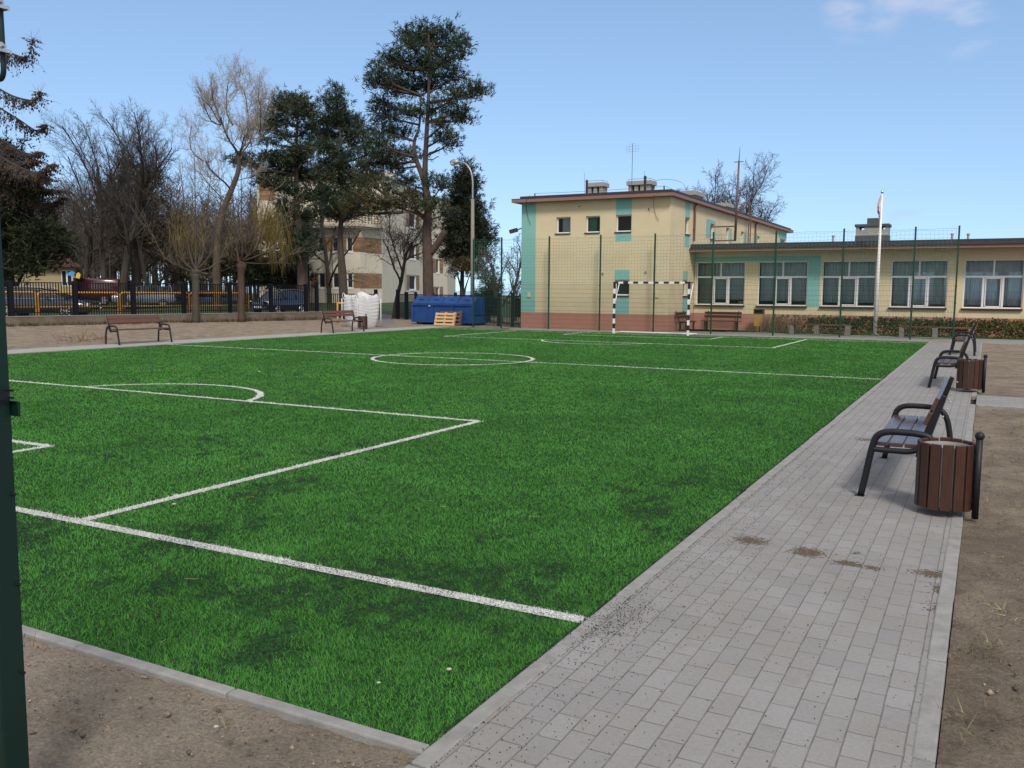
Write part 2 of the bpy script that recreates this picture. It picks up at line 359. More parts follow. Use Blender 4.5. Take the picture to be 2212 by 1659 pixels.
def kerb(name, runs):
    mb = MB(); rnd = random.Random(3)
    for (x0, y0, x1, y1, w, z0, z1) in runs:
        ln = math.hypot(x1 - x0, y1 - y0); n = max(1, round(ln)); dx, dy = (x1 - x0) / ln, (y1 - y0) / ln
        for i in range(n):
            a = ln * i / n + .004; b2 = ln * (i + 1) / n - .004; o = rnd.uniform(-.004, .004); zz = z1 + rnd.uniform(-.003, .003)
            p = (x0 + dx * a - dy * o, y0 + dy * a + dx * o, (z0 + zz) / 2); q = (x0 + dx * b2 - dy * o, y0 + dy * b2 + dx * o, (z0 + zz) / 2)
            mb.bar(p, q, w, zz - z0)
    return mb.build(name, M_conc, kind='structure', bevel=.008)
kerb('kerb', [(.042, -4.6, .042, 30.36, .078, -.08, .006), (1.617, -4.6, 1.617, 11.05, .08, -.08, .005), (1.617, 12.38, 1.617, 30.36, .08, -.08, .005),
              (-21.6, -1.482, 0.0, -1.482, .062, -.12, .0), (1.66, 11.04, 14, 11.04, .08, -.08, .005), (1.66, 12.38, 14, 12.38, .08, -.08, .005),
              (-20.22, -1.45, -20.22, 30.4, .08, -.08, .006), (-21.56, -6, -21.56, 31, .08, -.08, .006), (-20.2, 30.4, 0.0, 30.4, .08, -.08, .006),
              (1.66, 30.41, 14, 30.41, .08, -.08, .005), (-8, 33.49, 14, 33.49, .08, -.08, .01)])

# turf: infill base, painted lines, artificial blades -----------------
PA, GA, RC = (5.78, 5.976), (1.85, 2.93), 2.0
LW = .094
def line_runs():
    a, pw = PA; g, gw = GA
    out = []
    for yy in (0, L_ / 2, L_): out.append(((-W_, yy), (0, yy)))
    for s, y in ((1, 0), (-1, L_)):
        for d_, h_ in ((a, pw), (g, gw)):
            out += [((XC - h_, y), (XC - h_, y + s * d_)), ((XC + h_, y), (XC + h_, y + s * d_)), ((XC - h_, y + s * d_), (XC + h_, y + s * d_))]
    arcs = [((XC, L_ / 2), RC, 0, 2 * math.pi), ((XC, PA[0] - .62), RC, R(18), R(162)), ((XC, L_ - PA[0] + .62), RC, R(198), R(342))]
    return out, arcs
SEG, ARC = line_runs()
def line_mask(x, y):
    wob = (vnoise(x * 3 + 99, y * 3 + 99, 4) - .5) * .02 + (vnoise(x * 28 + 99, y * 28 + 99, 6) - .5) * .03
    d = np.full(x.shape, 9.0)
    for (a, b) in SEG:
        ax, ay = a; bx, by = b; ln2 = (bx - ax) ** 2 + (by - ay) ** 2
        t = np.clip(((x - ax) * (bx - ax) + (y - ay) * (by - ay)) / ln2, 0, 1)
        d = np.minimum(d, np.hypot(x - ax - t * (bx - ax), y - ay - t * (by - ay)))
    for (c, r, t0, t1) in ARC:
        an = np.mod(np.arctan2(y - c[1], x - c[0]), 2 * math.pi); ok = (an >= t0) & (an <= t1)
        d = np.where(ok, np.minimum(d, np.abs(np.hypot(x - c[0], y - c[1]) - r)), d)
    return (d + wob) < LW / 2
m, N, L, b = nt('turf_base')
tc = N.new('ShaderNodeTexCoord')
n1 = N.new('ShaderNodeTexNoise'); n1.inputs['Scale'].default_value = 40; n1.inputs['Detail'].default_value = 6; L.new(tc.outputs['Object'], n1.inputs['Vector'])
r1 = N.new('ShaderNodeValToRGB'); r1.color_ramp.elements[0].position = .35; r1.color_ramp.elements[1].position = .7
r1.color_ramp.elements[0].color = (.010, .030, .010, 1); r1.color_ramp.elements[1].color = (.024, .085, .020, 1); L.new(n1.outputs['Fac'], r1.inputs['Fac'])
L.new(r1.outputs['Color'], b.inputs['Base Color']); b.inputs['Roughness'].default_value = 1; b.inputs['Specular IOR Level'].default_value = .1
sheet('turf', rect(-W_ - .01, 0.0, Y0, Y1), -.018, m, kind='structure')
M_line = pm('line_fibre', (.30, .30, .295), .75, 75, .9, .6, 90, c2=(.52, .52, .51))
mb = MB(); z = -.012
for (a, b2) in SEG:
    a = Vector((*a, z)); b2 = Vector((*b2, z)); d = (b2 - a).normalized(); n_ = Vector((-d.y, d.x, 0)) * LW / 2
    mb.face([a - n_ - d * LW / 2 * (0 if abs(d.x) > .9 and a.x < -20 else 0), b2 - n_, b2 + n_, a + n_]); z += .00012
for (c, r, t0, t1) in ARC:
    K = 72; z += .0002
    for i in range(K):
        t, u = t0 + (t1 - t0) * i / K, t0 + (t1 - t0) * (i + 1) / K
        mb.face([(c[0] + q * math.cos(v), c[1] + q * math.sin(v), z) for q, v in ((r - LW / 2, t), (r + LW / 2, t), (r + LW / 2, u), (r - LW / 2, u))])
mb.build('pitch_markings', M_line, kind='structure')

m, N, L, b = nt('turf_blades'); M_blade = m
at_ = N.new('ShaderNodeAttribute'); at_.attribute_name = 'blade'
L.new(at_.outputs['Color'], b.inputs['Base Color']); b.inputs['Roughness'].default_value = .7; b.inputs['Specular IOR Level'].default_value = .12
gn = N.new('ShaderNodeNewGeometry'); vs = N.new('ShaderNodeVectorMath'); vs.operation = 'SCALE'; vs.inputs['Scale'].default_value = .45; L.new(gn.outputs['Normal'], vs.inputs[0])
va = N.new('ShaderNodeVectorMath'); va.operation = 'ADD'; va.inputs[1].default_value = (0, 0, .75); L.new(vs.outputs[0], va.inputs[0])
vn = N.new('ShaderNodeVectorMath'); vn.operation = 'NORMALIZE'; L.new(va.outputs[0], vn.inputs[0]); L.new(vn.outputs[0], b.inputs['Normal'])   # soft fibres: light spreads through the pile
def blades(seed, cells):
    rng = np.random.default_rng(seed); out = []
    for (x0, x1, y0, y1, dens) in cells:
        n = int((x1 - x0) * (y1 - y0) * dens); out.append(np.stack([rng.uniform(x0, x1, n), rng.uniform(y0, y1, n)], 1))
    return np.concatenate(out), rng
cells = []
cx, cy = CAM[0], CAM[1]; st = 1.0
xs = np.arange(-W_, 0, st)
for x0 in xs:
    x1 = min(x0 + st, 0.0)
    for y0 in np.arange(Y0, Y1, st):
        y1 = min(y0 + st, Y1); r = math.hypot((x0 + x1) / 2 - cx, (y0 + y1) / 2 - cy)
        rel = math.atan2(-((x0 + x1) / 2 - cx), (y0 + y1) / 2 - cy) - YAW
        dens = min(19000, 105000 * r ** -1.55)
        if abs(rel) > R(48): dens *= .2
        cells.append((x0, x1, y0, y1, dens))
P, rng = blades(11, cells)
x, y = P[:, 0], P[:, 1]; n = len(P)
r = np.hypot(x - cx, y - cy)
def infill_mask(x, y):
    a = fbm(x * 1.7 + 60, y * 1.7 + 60, 21, 4) * .6 + fbm(x * .5 + 20, y * .5 + 20, 31, 3) * .2 + fbm(x * 8 + 20, y * 8 + 20, 37, 3) * .2
    near = np.exp(-((y + .1) / 1.15) ** 2) * (.10 + .13 * np.exp(-((x + 1.1) / 1.2) ** 2)) + np.exp(-((x + .55) / .9) ** 2 - ((y - 1.9) / 1.6) ** 2) * .11
    return np.clip((a + near - .64) / .09, 0, 1) * np.clip((fbm(x * 13 + 3, y * 13 + 8, 47, 3) - .34) / .2, 0, 1)
bare = infill_mask(x, y)     # rubber infill swamps the pile in patches near the goal line
keep = rng.uniform(0, 1, n) > bare * .66
x, y, r, bare = x[keep], y[keep], r[keep], bare[keep]; n = len(x)
x = np.minimum(x, -.010); white = line_mask(x, y)
ht = rng.uniform(.018, .030, n) * (1 - .25 * bare)
comb = fbm(x * 2.2 + 7, y * 2.2 + 7, 41, 3) * 6.28 * 1.5
ang = comb + rng.normal(0, 1.5, n); lean = np.abs(rng.normal(.0, .016, n)) + .003
wd = np.clip(.0012 + .00075 * r, .0028, .020) * rng.uniform(.7, 1.3, n)
wa = rng.uniform(0, math.pi, n); z0 = np.full(n, -.022)
ex, ey = np.cos(wa) * wd / 2, np.sin(wa) * wd / 2
V = np.empty((n, 3, 3)); V[:, 0] = np.stack([x - ex, y - ey, z0], 1); V[:, 1] = np.stack([x + ex, y + ey, z0], 1)
V[:, 2] = np.stack([x + np.cos(ang) * lean, y + np.sin(ang) * lean, z0 + ht], 1)
V[:, 2, 0] = np.minimum(V[:, 2, 0], -.001 + .012 * rng.uniform(0, 1, n) ** 3); V[:, 2, 1] = np.maximum(V[:, 2, 1], Y0 - .02)
F = np.arange(n * 3).reshape(n, 3)
k = rng.uniform(0, 1, n); tone = fbm(x * .8 + 5, y * .8 + 5, 51, 4)
g = np.stack([.050 + .036 * k, .192 + .100 * k, .032 + .014 * k], 1) * (.68 + .64 * tone)[:, None]
old = rng.uniform(0, 1, n) > .93; g[old] = np.stack([.07 + .04 * k[old], .15 + .05 * k[old], .045 + .02 * k[old]], 1)
g = g * (1 - .16 * bare[:, None])
wcol = np.stack([.70 + .2 * k, .70 + .2 * k, .68 + .2 * k], 1) * (1 - .3 * bare[:, None]) * np.where(rng.uniform(0, 1, n) < .10 + .22 * np.exp(-(y / 1.2) ** 2), .30, 1.0)[:, None]
c3 = np.where(white[:, None], wcol, g)
C4 = np.ones((n, 3, 4)); C4[:, :, :3] = c3[:, None, :]; C4[:, 0:2, :3] *= .85  # blade roots darker: shade deep in the pile put into the colour
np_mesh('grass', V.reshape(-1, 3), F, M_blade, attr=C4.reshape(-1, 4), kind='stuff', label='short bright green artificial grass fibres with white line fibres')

# scatter: rubber crumbs on the paving, mud clods, pebbles and debris ---
def scatter(name, pts, sizes, mat, seed, flat=.6, label=None):
    rng = np.random.default_rng(seed); n = len(pts)
    base = np.array([(1,0,0),(-1,0,0),(0,1,0),(0,-1,0),(0,0,1),(0,0,-1)], float)
    fa = np.array([(0,2,4),(2,1,4),(1,3,4),(3,0,4),(2,0,5),(1,2,5),(3,1,5),(0,3,5)])
    V = base[None] * rng.uniform(.55, 1.25, (n, 6, 1)) * sizes[:, None, None]; V[:, :, 2] *= flat
    a = rng.uniform(0, 6.28, n); ca, sa = np.cos(a)[:, None], np.sin(a)[:, None]
    vx = V[:, :, 0] * ca - V[:, :, 1] * sa * .75; vy = V[:, :, 0] * sa + V[:, :, 1] * ca * .75
    V = np.stack([vx, vy, V[:, :, 2]], 2) + np.asarray(pts)[:, None, :]
    F = (fa[None] + (np.arange(n) * 6)[:, None, None]).reshape(-1, 3)
    return np_mesh(name, V.reshape(-1, 3), F, mat, kind='stuff', label=label)
rng = np.random.default_rng(55)
n_ = 330000; q = np.stack([rng.uniform(-9, -.01, n_), rng.uniform(-1.4, 3.6, n_)], 1); mk = infill_mask(q[:, 0], q[:, 1]); q = q[rng.uniform(0, 1, n_) < mk * .75]
e_ = np.stack([rng.normal(-.009, .006, 5200), rng.uniform(-1.4, 16, 5200)], 1); e_ = e_[e_[:, 0] < .004]
zz = np.concatenate([rng.uniform(-.004, .012, len(q)), rng.uniform(-.01, .006, len(e_))]); q = np.concatenate([q, e_])
M_rub = pm('black_rubber', (.016, .016, .018), .3, 30, .85)
INFILL = np.column_stack([q, zz])
rng = np.random.default_rng(5)
M_rub = pm('black_rubber', (.018, .018, .02), .3, 30, .85)
pts = []
for _ in range(2600):
    xx = abs(rng.exponential(.33)) + .005; yy = rng.uniform(-3, 6)
    if xx < 1.5: pts.append((xx, yy, .004))
for _ in range(900): pts.append((rng.normal(.13, .09), rng.normal(.02, .22), .005))
for _ in range(2600):
    pts.append((rng.choice([.003, .086], p=[.6, .4]) + rng.normal(0, .006), rng.uniform(-3, 14), .004))
for kx in range(14):
    for _ in range(70): pts.append((.085 + .1035 * kx + rng.normal(0, .006), rng.uniform(-3.5, 7), .002))
scatter('rubber_infill', INFILL, np.random.default_rng(4).uniform(.0022, .0052, len(INFILL)), M_rub, 61, label='black rubber infill granules lying in patches on the artificial grass near the goal line')
pts = np.array([p for p in pts if p[0] > -.012])
scatter('rubber_crumbs', pts, rng.uniform(.0018, .0048, len(pts)), M_rub, 6, label='black rubber infill crumbs spilled from the turf onto the path edge')
M_mud = pm('mud', (.13, .095, .065), .3, 30, .95, .5, 90)
pts = []; szs = []
for (dx, dy, sx, sy, nn) in ((1622, 1168, .11, .05, 300), (1745, 1193, .10, .05, 420), (1830, 1217, .09, .03, 160), (1885, 1227, .05, .02, 70), (2015, 1240, .10, .035, 260), (2040, 1274, .05, .05, 240), (2030, 1316, .05, .04, 70), (1870, 950, .12, .06, 150), (1850, 1195, .02, .02, 20)):
    d = ray(dx, dy); q = CAM + d * (-CAM[2] / d[2])
    for _ in range(nn * 3):
        pts.append((q[0] + rng.normal(0, sx * .55), q[1] + rng.normal(0, sy), .001)); szs.append(min(.012, .002 + rng.exponential(.0028)))
for _ in range(500): pts.append((rng.uniform(1.45, 1.7), rng.uniform(-2, 11), .002)); szs.append(rng.uniform(.002, .006))
scatter('mud_clods', np.array(pts), np.array(szs), M_mud, 8, .22, label='smears and clods of brown mud trodden onto the grey paving')
pts = []; szs = []
for _ in range(9500):
    if rng.uniform() < .45: pts.append((rng.uniform(-4, -.05), rng.uniform(-3.6, -1.54), -.022 + rng.normal(0, .006)))
    else: pts.append((rng.uniform(1.68, 5), -3 + 14 * rng.uniform() ** 1.6, -.012 + rng.normal(0, .005)))
    szs.append(min(.03, .003 + rng.exponential(.0035)))
scatter('soil_clods', np.array(pts), np.array(szs), pm('soil_clod', (.20, .155, .115), .35, 8, .95, .6, 60, island=.6), 9, .7, label='loose crumbs of soil and small stones lying on the sand')
# small pale scraps and straws lying on the turf
mb = MB()
for _ in range(26):
    a = rng.uniform(0, 6.28); l_ = rng.uniform(.03, .09); p = (rng.uniform(-7, -.2), -1.3 + 8 * rng.uniform() ** 1.5, .014)
    mb.bar(p, (p[0] + math.cos(a) * l_, p[1] + math.sin(a) * l_, .016 + rng.uniform(0, .006)), .002, .0015)
mb.build('straw', pm('straw', (.30, .29, .17), .2, 10, .9), kind='stuff', label='dry straws lying on the artificial grass')
mb = MB()
for (dx, dy, s) in ((970, 1446, .013), (818, 1475, .009), (376, 1089, .018), (560, 803, .03), (1745, 690, .02), (322, 728, .02), (467, 1570, .01)):
    d = ray(dx, dy); q = CAM + d * ((.012 - CAM[2]) / d[2]); k0 = len(mb.v); mb.ball((q[0], q[1], .014), s, 7, 4, .35)
mb.build('leaf_scraps', pm('pale_leaf', (.40, .38, .32), .25, 40, .8), kind='stuff', label='few pale dry leaf scraps on the artificial grass')

# ------------------------------------------------------------------ park benches and litter bins
M_iron = pm('black_iron', (.010, .010, .014), .2, 20, .5, .1, 160, spec=.35)
M_ironb = pm('brown_black_iron', (.018, .013, .013), .2, 20, .5, .1, 120, spec=.35)
M_slat = pm('dark_stained_wood', (.075, .035, .026), .3, 5, .22, .12, 60, stretch=(1, 14, 14), spec=.7)
M_slatr = pm('red_brown_wood', (.125, .055, .042), .22, 5, .45, .12, 60, stretch=(1, 14, 14))
M_bolt = pm('zinc_bolt', (.55, .55, .55), .05, 10, .35, metal=.8)
def smooth_path(pts, k=5):
    """Catmull-Rom through the given points"""
    P = [Vector(p) for p in pts]; P = [P[0] * 2 - P[1]] + P + [P[-1] * 2 - P[-2]]; out = []
    for i in range(1, len(P) - 2):
        for j in range(k):
            t = j / k; a, b, c, d = P[i - 1], P[i], P[i + 1], P[i + 2]
            out.append(.5 * ((2 * b) + (c - a) * t + (2 * a - 5 * b + 4 * c - d) * t * t + (3 * b - a - 3 * c + d) * t ** 3))
    return out + [P[-2]]
LB = 1.92
def make_bench(mi, ms):
    """x along the bench, y = 0 at the front foot growing to the rear"""
    t = empty('park_bench')
    for s in (-1, 1):
        x = s * LB / 2
        g = MB(); f = lambda pts: [(x, a, z) for a, z in pts]
        g.tube(smooth_path(f([(0, 0), (.035, .2), (.075, .43), (.11, .515), (.18, .55), (.30, .556), (.42, .55), (.50, .525), (.555, .44), (.585, .3), (.60, .15), (.61, 0)]), 4), .027, 12)
        g.build('leg_frame', mi, t, smooth=True)
        g = MB(); g.tube(smooth_path(f([(.07, .405), (.12, .40), (.25, .40), (.36, .405), (.425, .435), (.455, .50), (.475, .55)]), 4), .024, 10)
        g.build('seat_support', mi, t, smooth=True)
        g = MB(); xi = x - s * .045
        a = [(.395, .36), (.445, .36), (.515, .56), (.60, .86), (.565, .875), (.46, .60)]
        k = len(g.v)
        for dx in (-.014, .014): g.v += [(xi + dx, p[0], p[1]) for p in a]
        n = len(a); g.f += [tuple(range(k + n - 1, k - 1, -1)), tuple(range(k + n, k + 2 * n))]
        for i in range(n): g.f.append((k + i, k + (i + 1) % n, k + n + (i + 1) % n, k + n + i))
        br = g.build('back_bracket', mi, t, bevel=.004)
        g = MB()
        for z in (.665, .72, .785, .84):
            q = .46 + (z - .60) * (.105 / .275); g.ball((xi, q + .075, z - .02), .009, 6, 4); g.ball((xi, q - .018, z), .008, 6, 4)
        build_each(g, 'bolt', M_bolt, br)
        g = MB(); g.box(x - .034, x + .034, -.045, .03, 0, .005); g.box(x - .034, x + .034, .58, .655, 0, .005); build_each(g, 'foot_plate', mi, t)
    for i in range(3):
        g = MB(); y0 = .075 + i * .118; g.box(-LB / 2 + .03, LB / 2 - .03, y0, y0 + .106, .426, .46); g.build('seat_slat', ms, t, bevel=.006)
    for z0, z1 in ((.635, .735), (.755, .855)):
        g = MB(); k = .105 / .275
        y0 = .46 + (z0 - .6) * k; y1 = .46 + (z1 - .6) * k
        v = [(y0 - .034, z0), (y0 - .002, z0 - .012), (y1 - .002, z1 - .012), (y1 - .034, z1)]
        kk = 0
        for xx in (-LB / 2 + .02, LB / 2 - .02): g.v += [(xx, p[0], p[1]) for p in v]
        g.f += [(3, 2, 1, 0), (4, 5, 6, 7), (0, 1, 5, 4), (1, 2, 6, 5), (2, 3, 7, 6), (3, 0, 4, 7)]
        g.build('back_slat', ms, t, bevel=.005)
    return t
b1 = make_bench(M_iron, M_slat)
# right side, facing the pitch (front towards -x)
BG = 'park benches around the pitch'
for i, (yy, lb) in enumerate(((4.64, 'dark wooden bench with black tubular arms on grey paving, nearest the camera beside a bin'),
                              (14.34, 'dark bench with black tubular arms on the paved path, just behind the second litter bin'),
                              (24.05, 'small far dark bench at the end of the paved path near the hedge'))):
    o = b1 if i == 0 else copy_tree(b1)
    o.location = (.885, yy, 0); o.rotation_euler = (0, 0, R(-90)); tag(o, lb, 'bench', BG)
b2 = make_bench(M_ironb, M_slatr)
for i, (xx, yy, lb) in enumerate(((-20.95, 14.55, 'red-brown slatted bench in front of the low concrete wall and yellow railings'),
                                  (-20.62, 23.95, 'red-brown slatted bench standing in front of the big white bulk bag'))):
    o = b2 if i == 0 else copy_tree(b2)
    o.location = (xx, yy, 0); o.rotation_euler = (0, 0, R(90)); tag(o, lb, 'bench', BG)

M_binw = pm('bin_wood', (.062, .026, .017), .32, 6, .45, .15, 60, stretch=(14, 14, 1), island=.25)
M_zinc = pm('galvanised_liner', (.42, .43, .43), .12, 8, .45, metal=.3)
M_white = pm('white_liner_bag', (.22, .22, .215), .4, 9, .7)
def make_bin():
    """centre at origin, post towards +x"""
    t = empty('litter_bin'); n = 14
    for i in range(n):
        a = 2 * math.pi * (i + .5) / n; g = MB(); g.box(-.012, .012, -.0365, .0365, .055 + .004 * math.sin(i * 2.3), .555 + .003 * math.cos(i * 1.7))
        g.xf(Matrix.Translation((math.cos(a) * .19, math.sin(a) * .19, 0)) @ Matrix.Rotation(a, 4, 'Z')); g.build('slat', M_binw, t, bevel=.004)
    g = MB(); k = 24; g.tube([(0, 0, .075), (0, 0, .53)], .172, k, cap=False); g.f.append(tuple(range(k))); g.build('liner', M_zinc, t, smooth=True)
    g = MB(); g.tube([(0, 0, .42), (0, 0, .421)], .166, 20); g.build('bag', M_white, t, smooth=True)
    g = MB(); g.tube([(.235, -.005, 0), (.235, -.005, .60)], .024, 14); g.build('post', M_iron, t, smooth=True)
    g = MB(); g.ball((.235, -.005, .625), .034, 14, 8); g.build('finial', M_iron, t, smooth=True)
    g = MB(); g.box(.17, .225, -.02, .01, .12, .15); g.box(.17, .225, -.02, .01, .45, .48); build_each(g, 'bracket', M_iron, t)
    return t
bn = make_bin()
for i, (xx, yy, rz, lb) in enumerate(((1.515, 3.38, -.35, 'round brown slatted litter bin on a black ball-topped post, nearest the camera'),
                                      (1.53, 13.05, -.35, 'round brown slatted litter bin halfway down the paved path'),
                                      (-21.95, 26.55, 1.6, 'small brown slatted litter bin behind the bench beside the white bulk bag'))):
    o = bn if i == 0 else copy_tree(bn)
    o.location = (xx, yy, 0); o.rotation_euler = (0, 0, rz); tag(o, lb, 'litter bin', 'round slatted litter bins')

# ------------------------------------------------------------------ goal
M_gw = pm('white_paint', (.75, .75, .74), .05, 9, .4); M_gb = pm('black_paint', (.02, .02, .025), .1, 9, .45)
goal = empty('football_goal', (XC, L_, 0), label='black and white striped goal frame at the far end of the pitch', cat='goal')
def striped(name, a, b, w, first_white, n):
    a = Vector(a); b = Vector(b); wh = MB(); bl = MB()
    for i in range(n):
        p = a.lerp(b, i / n); q = a.lerp(b, (i + 1) / n); (wh if (i % 2 == 0) == first_white else bl).bar(p, q, w, w)
    o = wh.build(name, M_gw, goal); bl.build('stripe', M_gb, o)
for s in (-1, 1): striped('post', (s * 1.54, 0, 0), (s * 1.54, 0, 2.0), .08, True, 10)
striped('crossbar', (-1.58, 0, 2.04), (1.58, 0, 2.04), .08, False, 15)
for s in (-1, 1):
    g = MB(); g.tube([(s * 1.54, .04, 2.04), (s * 1.54, .52, 2.04)], .018, 8); g.build('top_stay', M_gb, goal)
    g = MB(); g.tube([(s * 1.54, .52, 2.02), (s * 1.54, .04, 1.16)], .017, 8); g.build('brace', M_gw, goal)
g = MB(); g.tube([(-1.62, .95, .03), (1.62, .95, .03)], .022, 8); g.tube([(-1.54, .03, .03), (-1.54, .95, .03)], .02, 8); g.tube([(1.54, .03, .03), (1.54, .95, .03)], .02, 8); g.build('ground_bar', M_gw, goal)

# ------------------------------------------------------------------ ball-stop fence behind the goal
M_gp = pm('green_post_paint', (.008, .052, .030), .12, 9, .45)
M_gm = pm('green_mesh_wire', (.02, .07, .045), .1, 9, .5)
M_net = pm('green_net_cord', (.035, .20, .13), .1, 9, .7)
fence = empty('ball_stop_fence', (-9.3, 31.4, 0), label='tall green ball stop fence of posts, wire mesh and netting behind the goal', cat='fence')
FX = [-19.29, -17.81, -15.415, -12.98, -10.55, -8.11, -5.64, -3.155, -.705, .705]
FX = [x + 9.3 for x in FX]
for i, x in enumerate(FX):
    g = MB(); g.box(x - .03, x + .03, -.03, .03, -.05, 4.06 if i else 4.03); o = g.build('post', M_gp, fence, bevel=.004)
    g = MB(); g.box(x - .031, x + .031, -.031, .031, 4.062, 4.085)
    for z in (.15, .7, 1.35, 1.95): g.box(x - .04, x + .04, -.045, -.032, z - .025, z + .025)
    build_each(g, 'clip', M_gp, o)
for i in range(len(FX) - 1):
    x0, x1 = FX[i] + .035, FX[i + 1] - .035; g = MB(); n = round((x1 - x0) / .05)
    for k in range(n + 1):
        x = x0 + (x1 - x0) * k / n; g.tube([(x, -.004, .06), (x, -.004, 1.98)], .0037, 3, cap=False)
    for k in range(11):
        z = .07 + .19 * k
        for dy in (-.012, .005): g.tube([(x0, dy, z), (x1, dy, z)], .0041, 3, cap=False)
    g.build('mesh_panel', M_gm, fence)
g = MB(); rn = random.Random(4)
xs = list(np.arange(FX[0], FX[-1] + .01, .1402)); NZ = 15
def sag(x, top):
    best = 9
    for i in range(len(FX) - 1):
        if FX[i] <= x <= FX[i + 1] + 1e-6:
            u = (x - FX[i]) / (FX[i + 1] - FX[i]); sc_ = abs(math.sin(u * math.pi * 5)) * .045
            return (-.03 * 4 * u * (1 - u) - sc_ * .8) if top else (.012 * 4 * u * (1 - u) - sc_ * .7)
    return 0
grid = []
for k in range(NZ):
    v = k / (NZ - 1); row = []
    for i, x in enumerate(xs):
        zt = 3.98 + sag(x, True) * 1.0; zb = 2.06 + sag(x, False)
        row.append((x + math.sin(k * .9 + i * .35) * .008, .02 + .012 * math.sin(i * .6 + k), zb + (zt - zb) * v + math.sin(i * .45 + k * .7) * .008))
    grid.append(row)
for row in grid: g.tube(row, .0034, 3, cap=False)
for i in range(len(xs)): g.tube([grid[k][i] for k in range(NZ)], .0034, 3, cap=False)
g.tube([(FX[0], .02, 3.99)] + [(x, .02, 4.0 - .02 * abs(math.sin(x * 1.3))) for x in xs] + [(FX[-1], .02, 3.99)], .004, 4)
for z in (2.05,): g.tube([(FX[0], .02, z), (FX[-1], .02, z)], .003, 4)
g.tube([(FX[0] + .03, .02, 2.05), (FX[0] + .03, .02, 3.98)], .009, 4)
g.build('net', M_net, fence)

# green fence post beside the camera
ngp = empty('fence_post', (-.886, -2.5, 0), label='dark green steel fence post with clamps close at the left edge of the picture', cat='fence post')
M_gd = pm('dark_green_post_paint', (.003, .019, .015), .12, 6, .42, .05, 200)
g = MB(); g.box(-.05, .05, -.04, .04, -.05, 4.05); g.build('post_tube', M_gd, ngp, bevel=.005)
g = MB(); g.box(-.055, .08, -.05, -.042, 1.292, 1.338); g.box(-.055, .08, .042, .05, 1.292, 1.338); g.box(-.06, -.052, -.05, .05, 1.292, 1.338); cl = g.build('clamp', M_gd, ngp, bevel=.002)
g = MB(); g.box(.052, .062, -.02, .03, 1.345, 1.37); g.tube([(.05, .03, 1.372), (.08, .03, 1.372)], .0035, 6); g.tube([(.05, .03, 1.350), (.08, .03, 1.350)], .0035, 6); g.build('bolt', M_iron, cl)
for z in (1.055, .775, .495):
    g = MB(); g.tube([(.045, .03, z), (.063, .03, z)], .005, 6); g.build('mesh_stud', M_iron, ngp)
# hook bolt with steel wire clips at the top
DXH = .052
g = MB(); g.tube(smooth_path([(x + DXH, y, z) for x, y, z in [(.108, -.0, 2.72), (.108, 0, 2.5), (.109, 0, 2.32), (.107, 0, 2.272), (.09, 0, 2.256), (.07, 0, 2.272), (.06, 0, 2.29)]], 5), .0075, 8); g.build('hook', M_gd, ngp, smooth=True)
M_st = pm('bright_steel', (.6, .6, .6), .2, 40, .3, metal=.9)
for z in (2.335, 2.452):
    g = MB(); g.tube([(.08, -.012, z), (.128, -.012, z + .004)], .012, 10); g.box(.09, .135, -.02, .012, z - .012, z - .002)
    g.tube([(.12, -.014, z + .002), (.148, -.014, z + .001)], .0045, 6); g.tube([(.115, .006, z - .009), (.14, .006, z - .011)], .0045, 6); g.build('wire_clip', M_st, ngp).location.x = DXH - .004

# ------------------------------------------------------------------ school building
M_yel = pm('yellow_render', (.64, .545, .36), .05, 1.2, .9, .25, 220)
M_teal = pm('teal_render', (.22, .46, .43), .05, 1.2, .85, .25, 220)
M_pink = pm('salmon_plinth', (.42, .20, .15), .06, 1.2, .9, .25, 220)
M_fasc = pm('salmon_fascia', (.26, .14, .115), .08, 2, .6)
M_roof = pm('bitumen_roof', (.035, .036, .045), .2, 3, .55, .3, 40)
M_soff = pm('brown_soffit', (.20, .14, .085), .1, 3, .85)
M_upvc = pm('white_frame', (.72, .72, .73), .04, 5, .35)
M_sill = pm('brown_sill', (.055, .032, .028), .15, 8, .4)
M_pipe = pm('brown_downpipe', (.15, .075, .055), .1, 5, .5)
M_concb = pm('chimney_concrete', (.34, .32, .29), .12, 4, .9, .4, 60)
M_dark = pm('dark_metal', (.03, .03, .032), .2, 9, .55)
M_in = pm('dark_interior', (.06, .058, .055), .2, 1, .9)
def glass_mat(name, tint, dark, ior=1.38):
    m, N, L, b = nt(name)
    out = N['Material Output']; N.remove(b)
    fr = N.new('ShaderNodeFresnel'); fr.inputs['IOR'].default_value = ior
    gl = N.new('ShaderNodeBsdfGlossy'); gl.inputs['Roughness'].default_value = .02; gl.inputs['Color'].default_value = (.9, .95, 1, 1)
    tr = N.new('ShaderNodeBsdfTransparent'); tr.inputs['Color'].default_value = (*tint, 1)
    nz = N.new('ShaderNodeTexNoise'); nz.inputs['Scale'].default_value = 1.5; tc = N.new('ShaderNodeTexCoord'); L.new(tc.outputs['Object'], nz.inputs['Vector'])
    bp = N.new('ShaderNodeBump'); bp.inputs['Strength'].default_value = .05; L.new(nz.outputs['Fac'], bp.inputs['Height']); L.new(bp.outputs['Normal'], gl.inputs['Normal'])
    mx = N.new('ShaderNodeMixShader'); ad = N.new('ShaderNodeMath'); ad.operation = 'ADD'; ad.inputs[1].default_value = dark; L.new(fr.outputs['Fac'], ad.inputs[0])
    L.new(ad.outputs['Value'], mx.inputs['Fac']); L.new(tr.outputs['BSDF'], mx.inputs[1]); L.new(gl.outputs['BSDF'], mx.inputs[2]); L.new(mx.outputs['Shader'], out.inputs['Surface'])
    return m
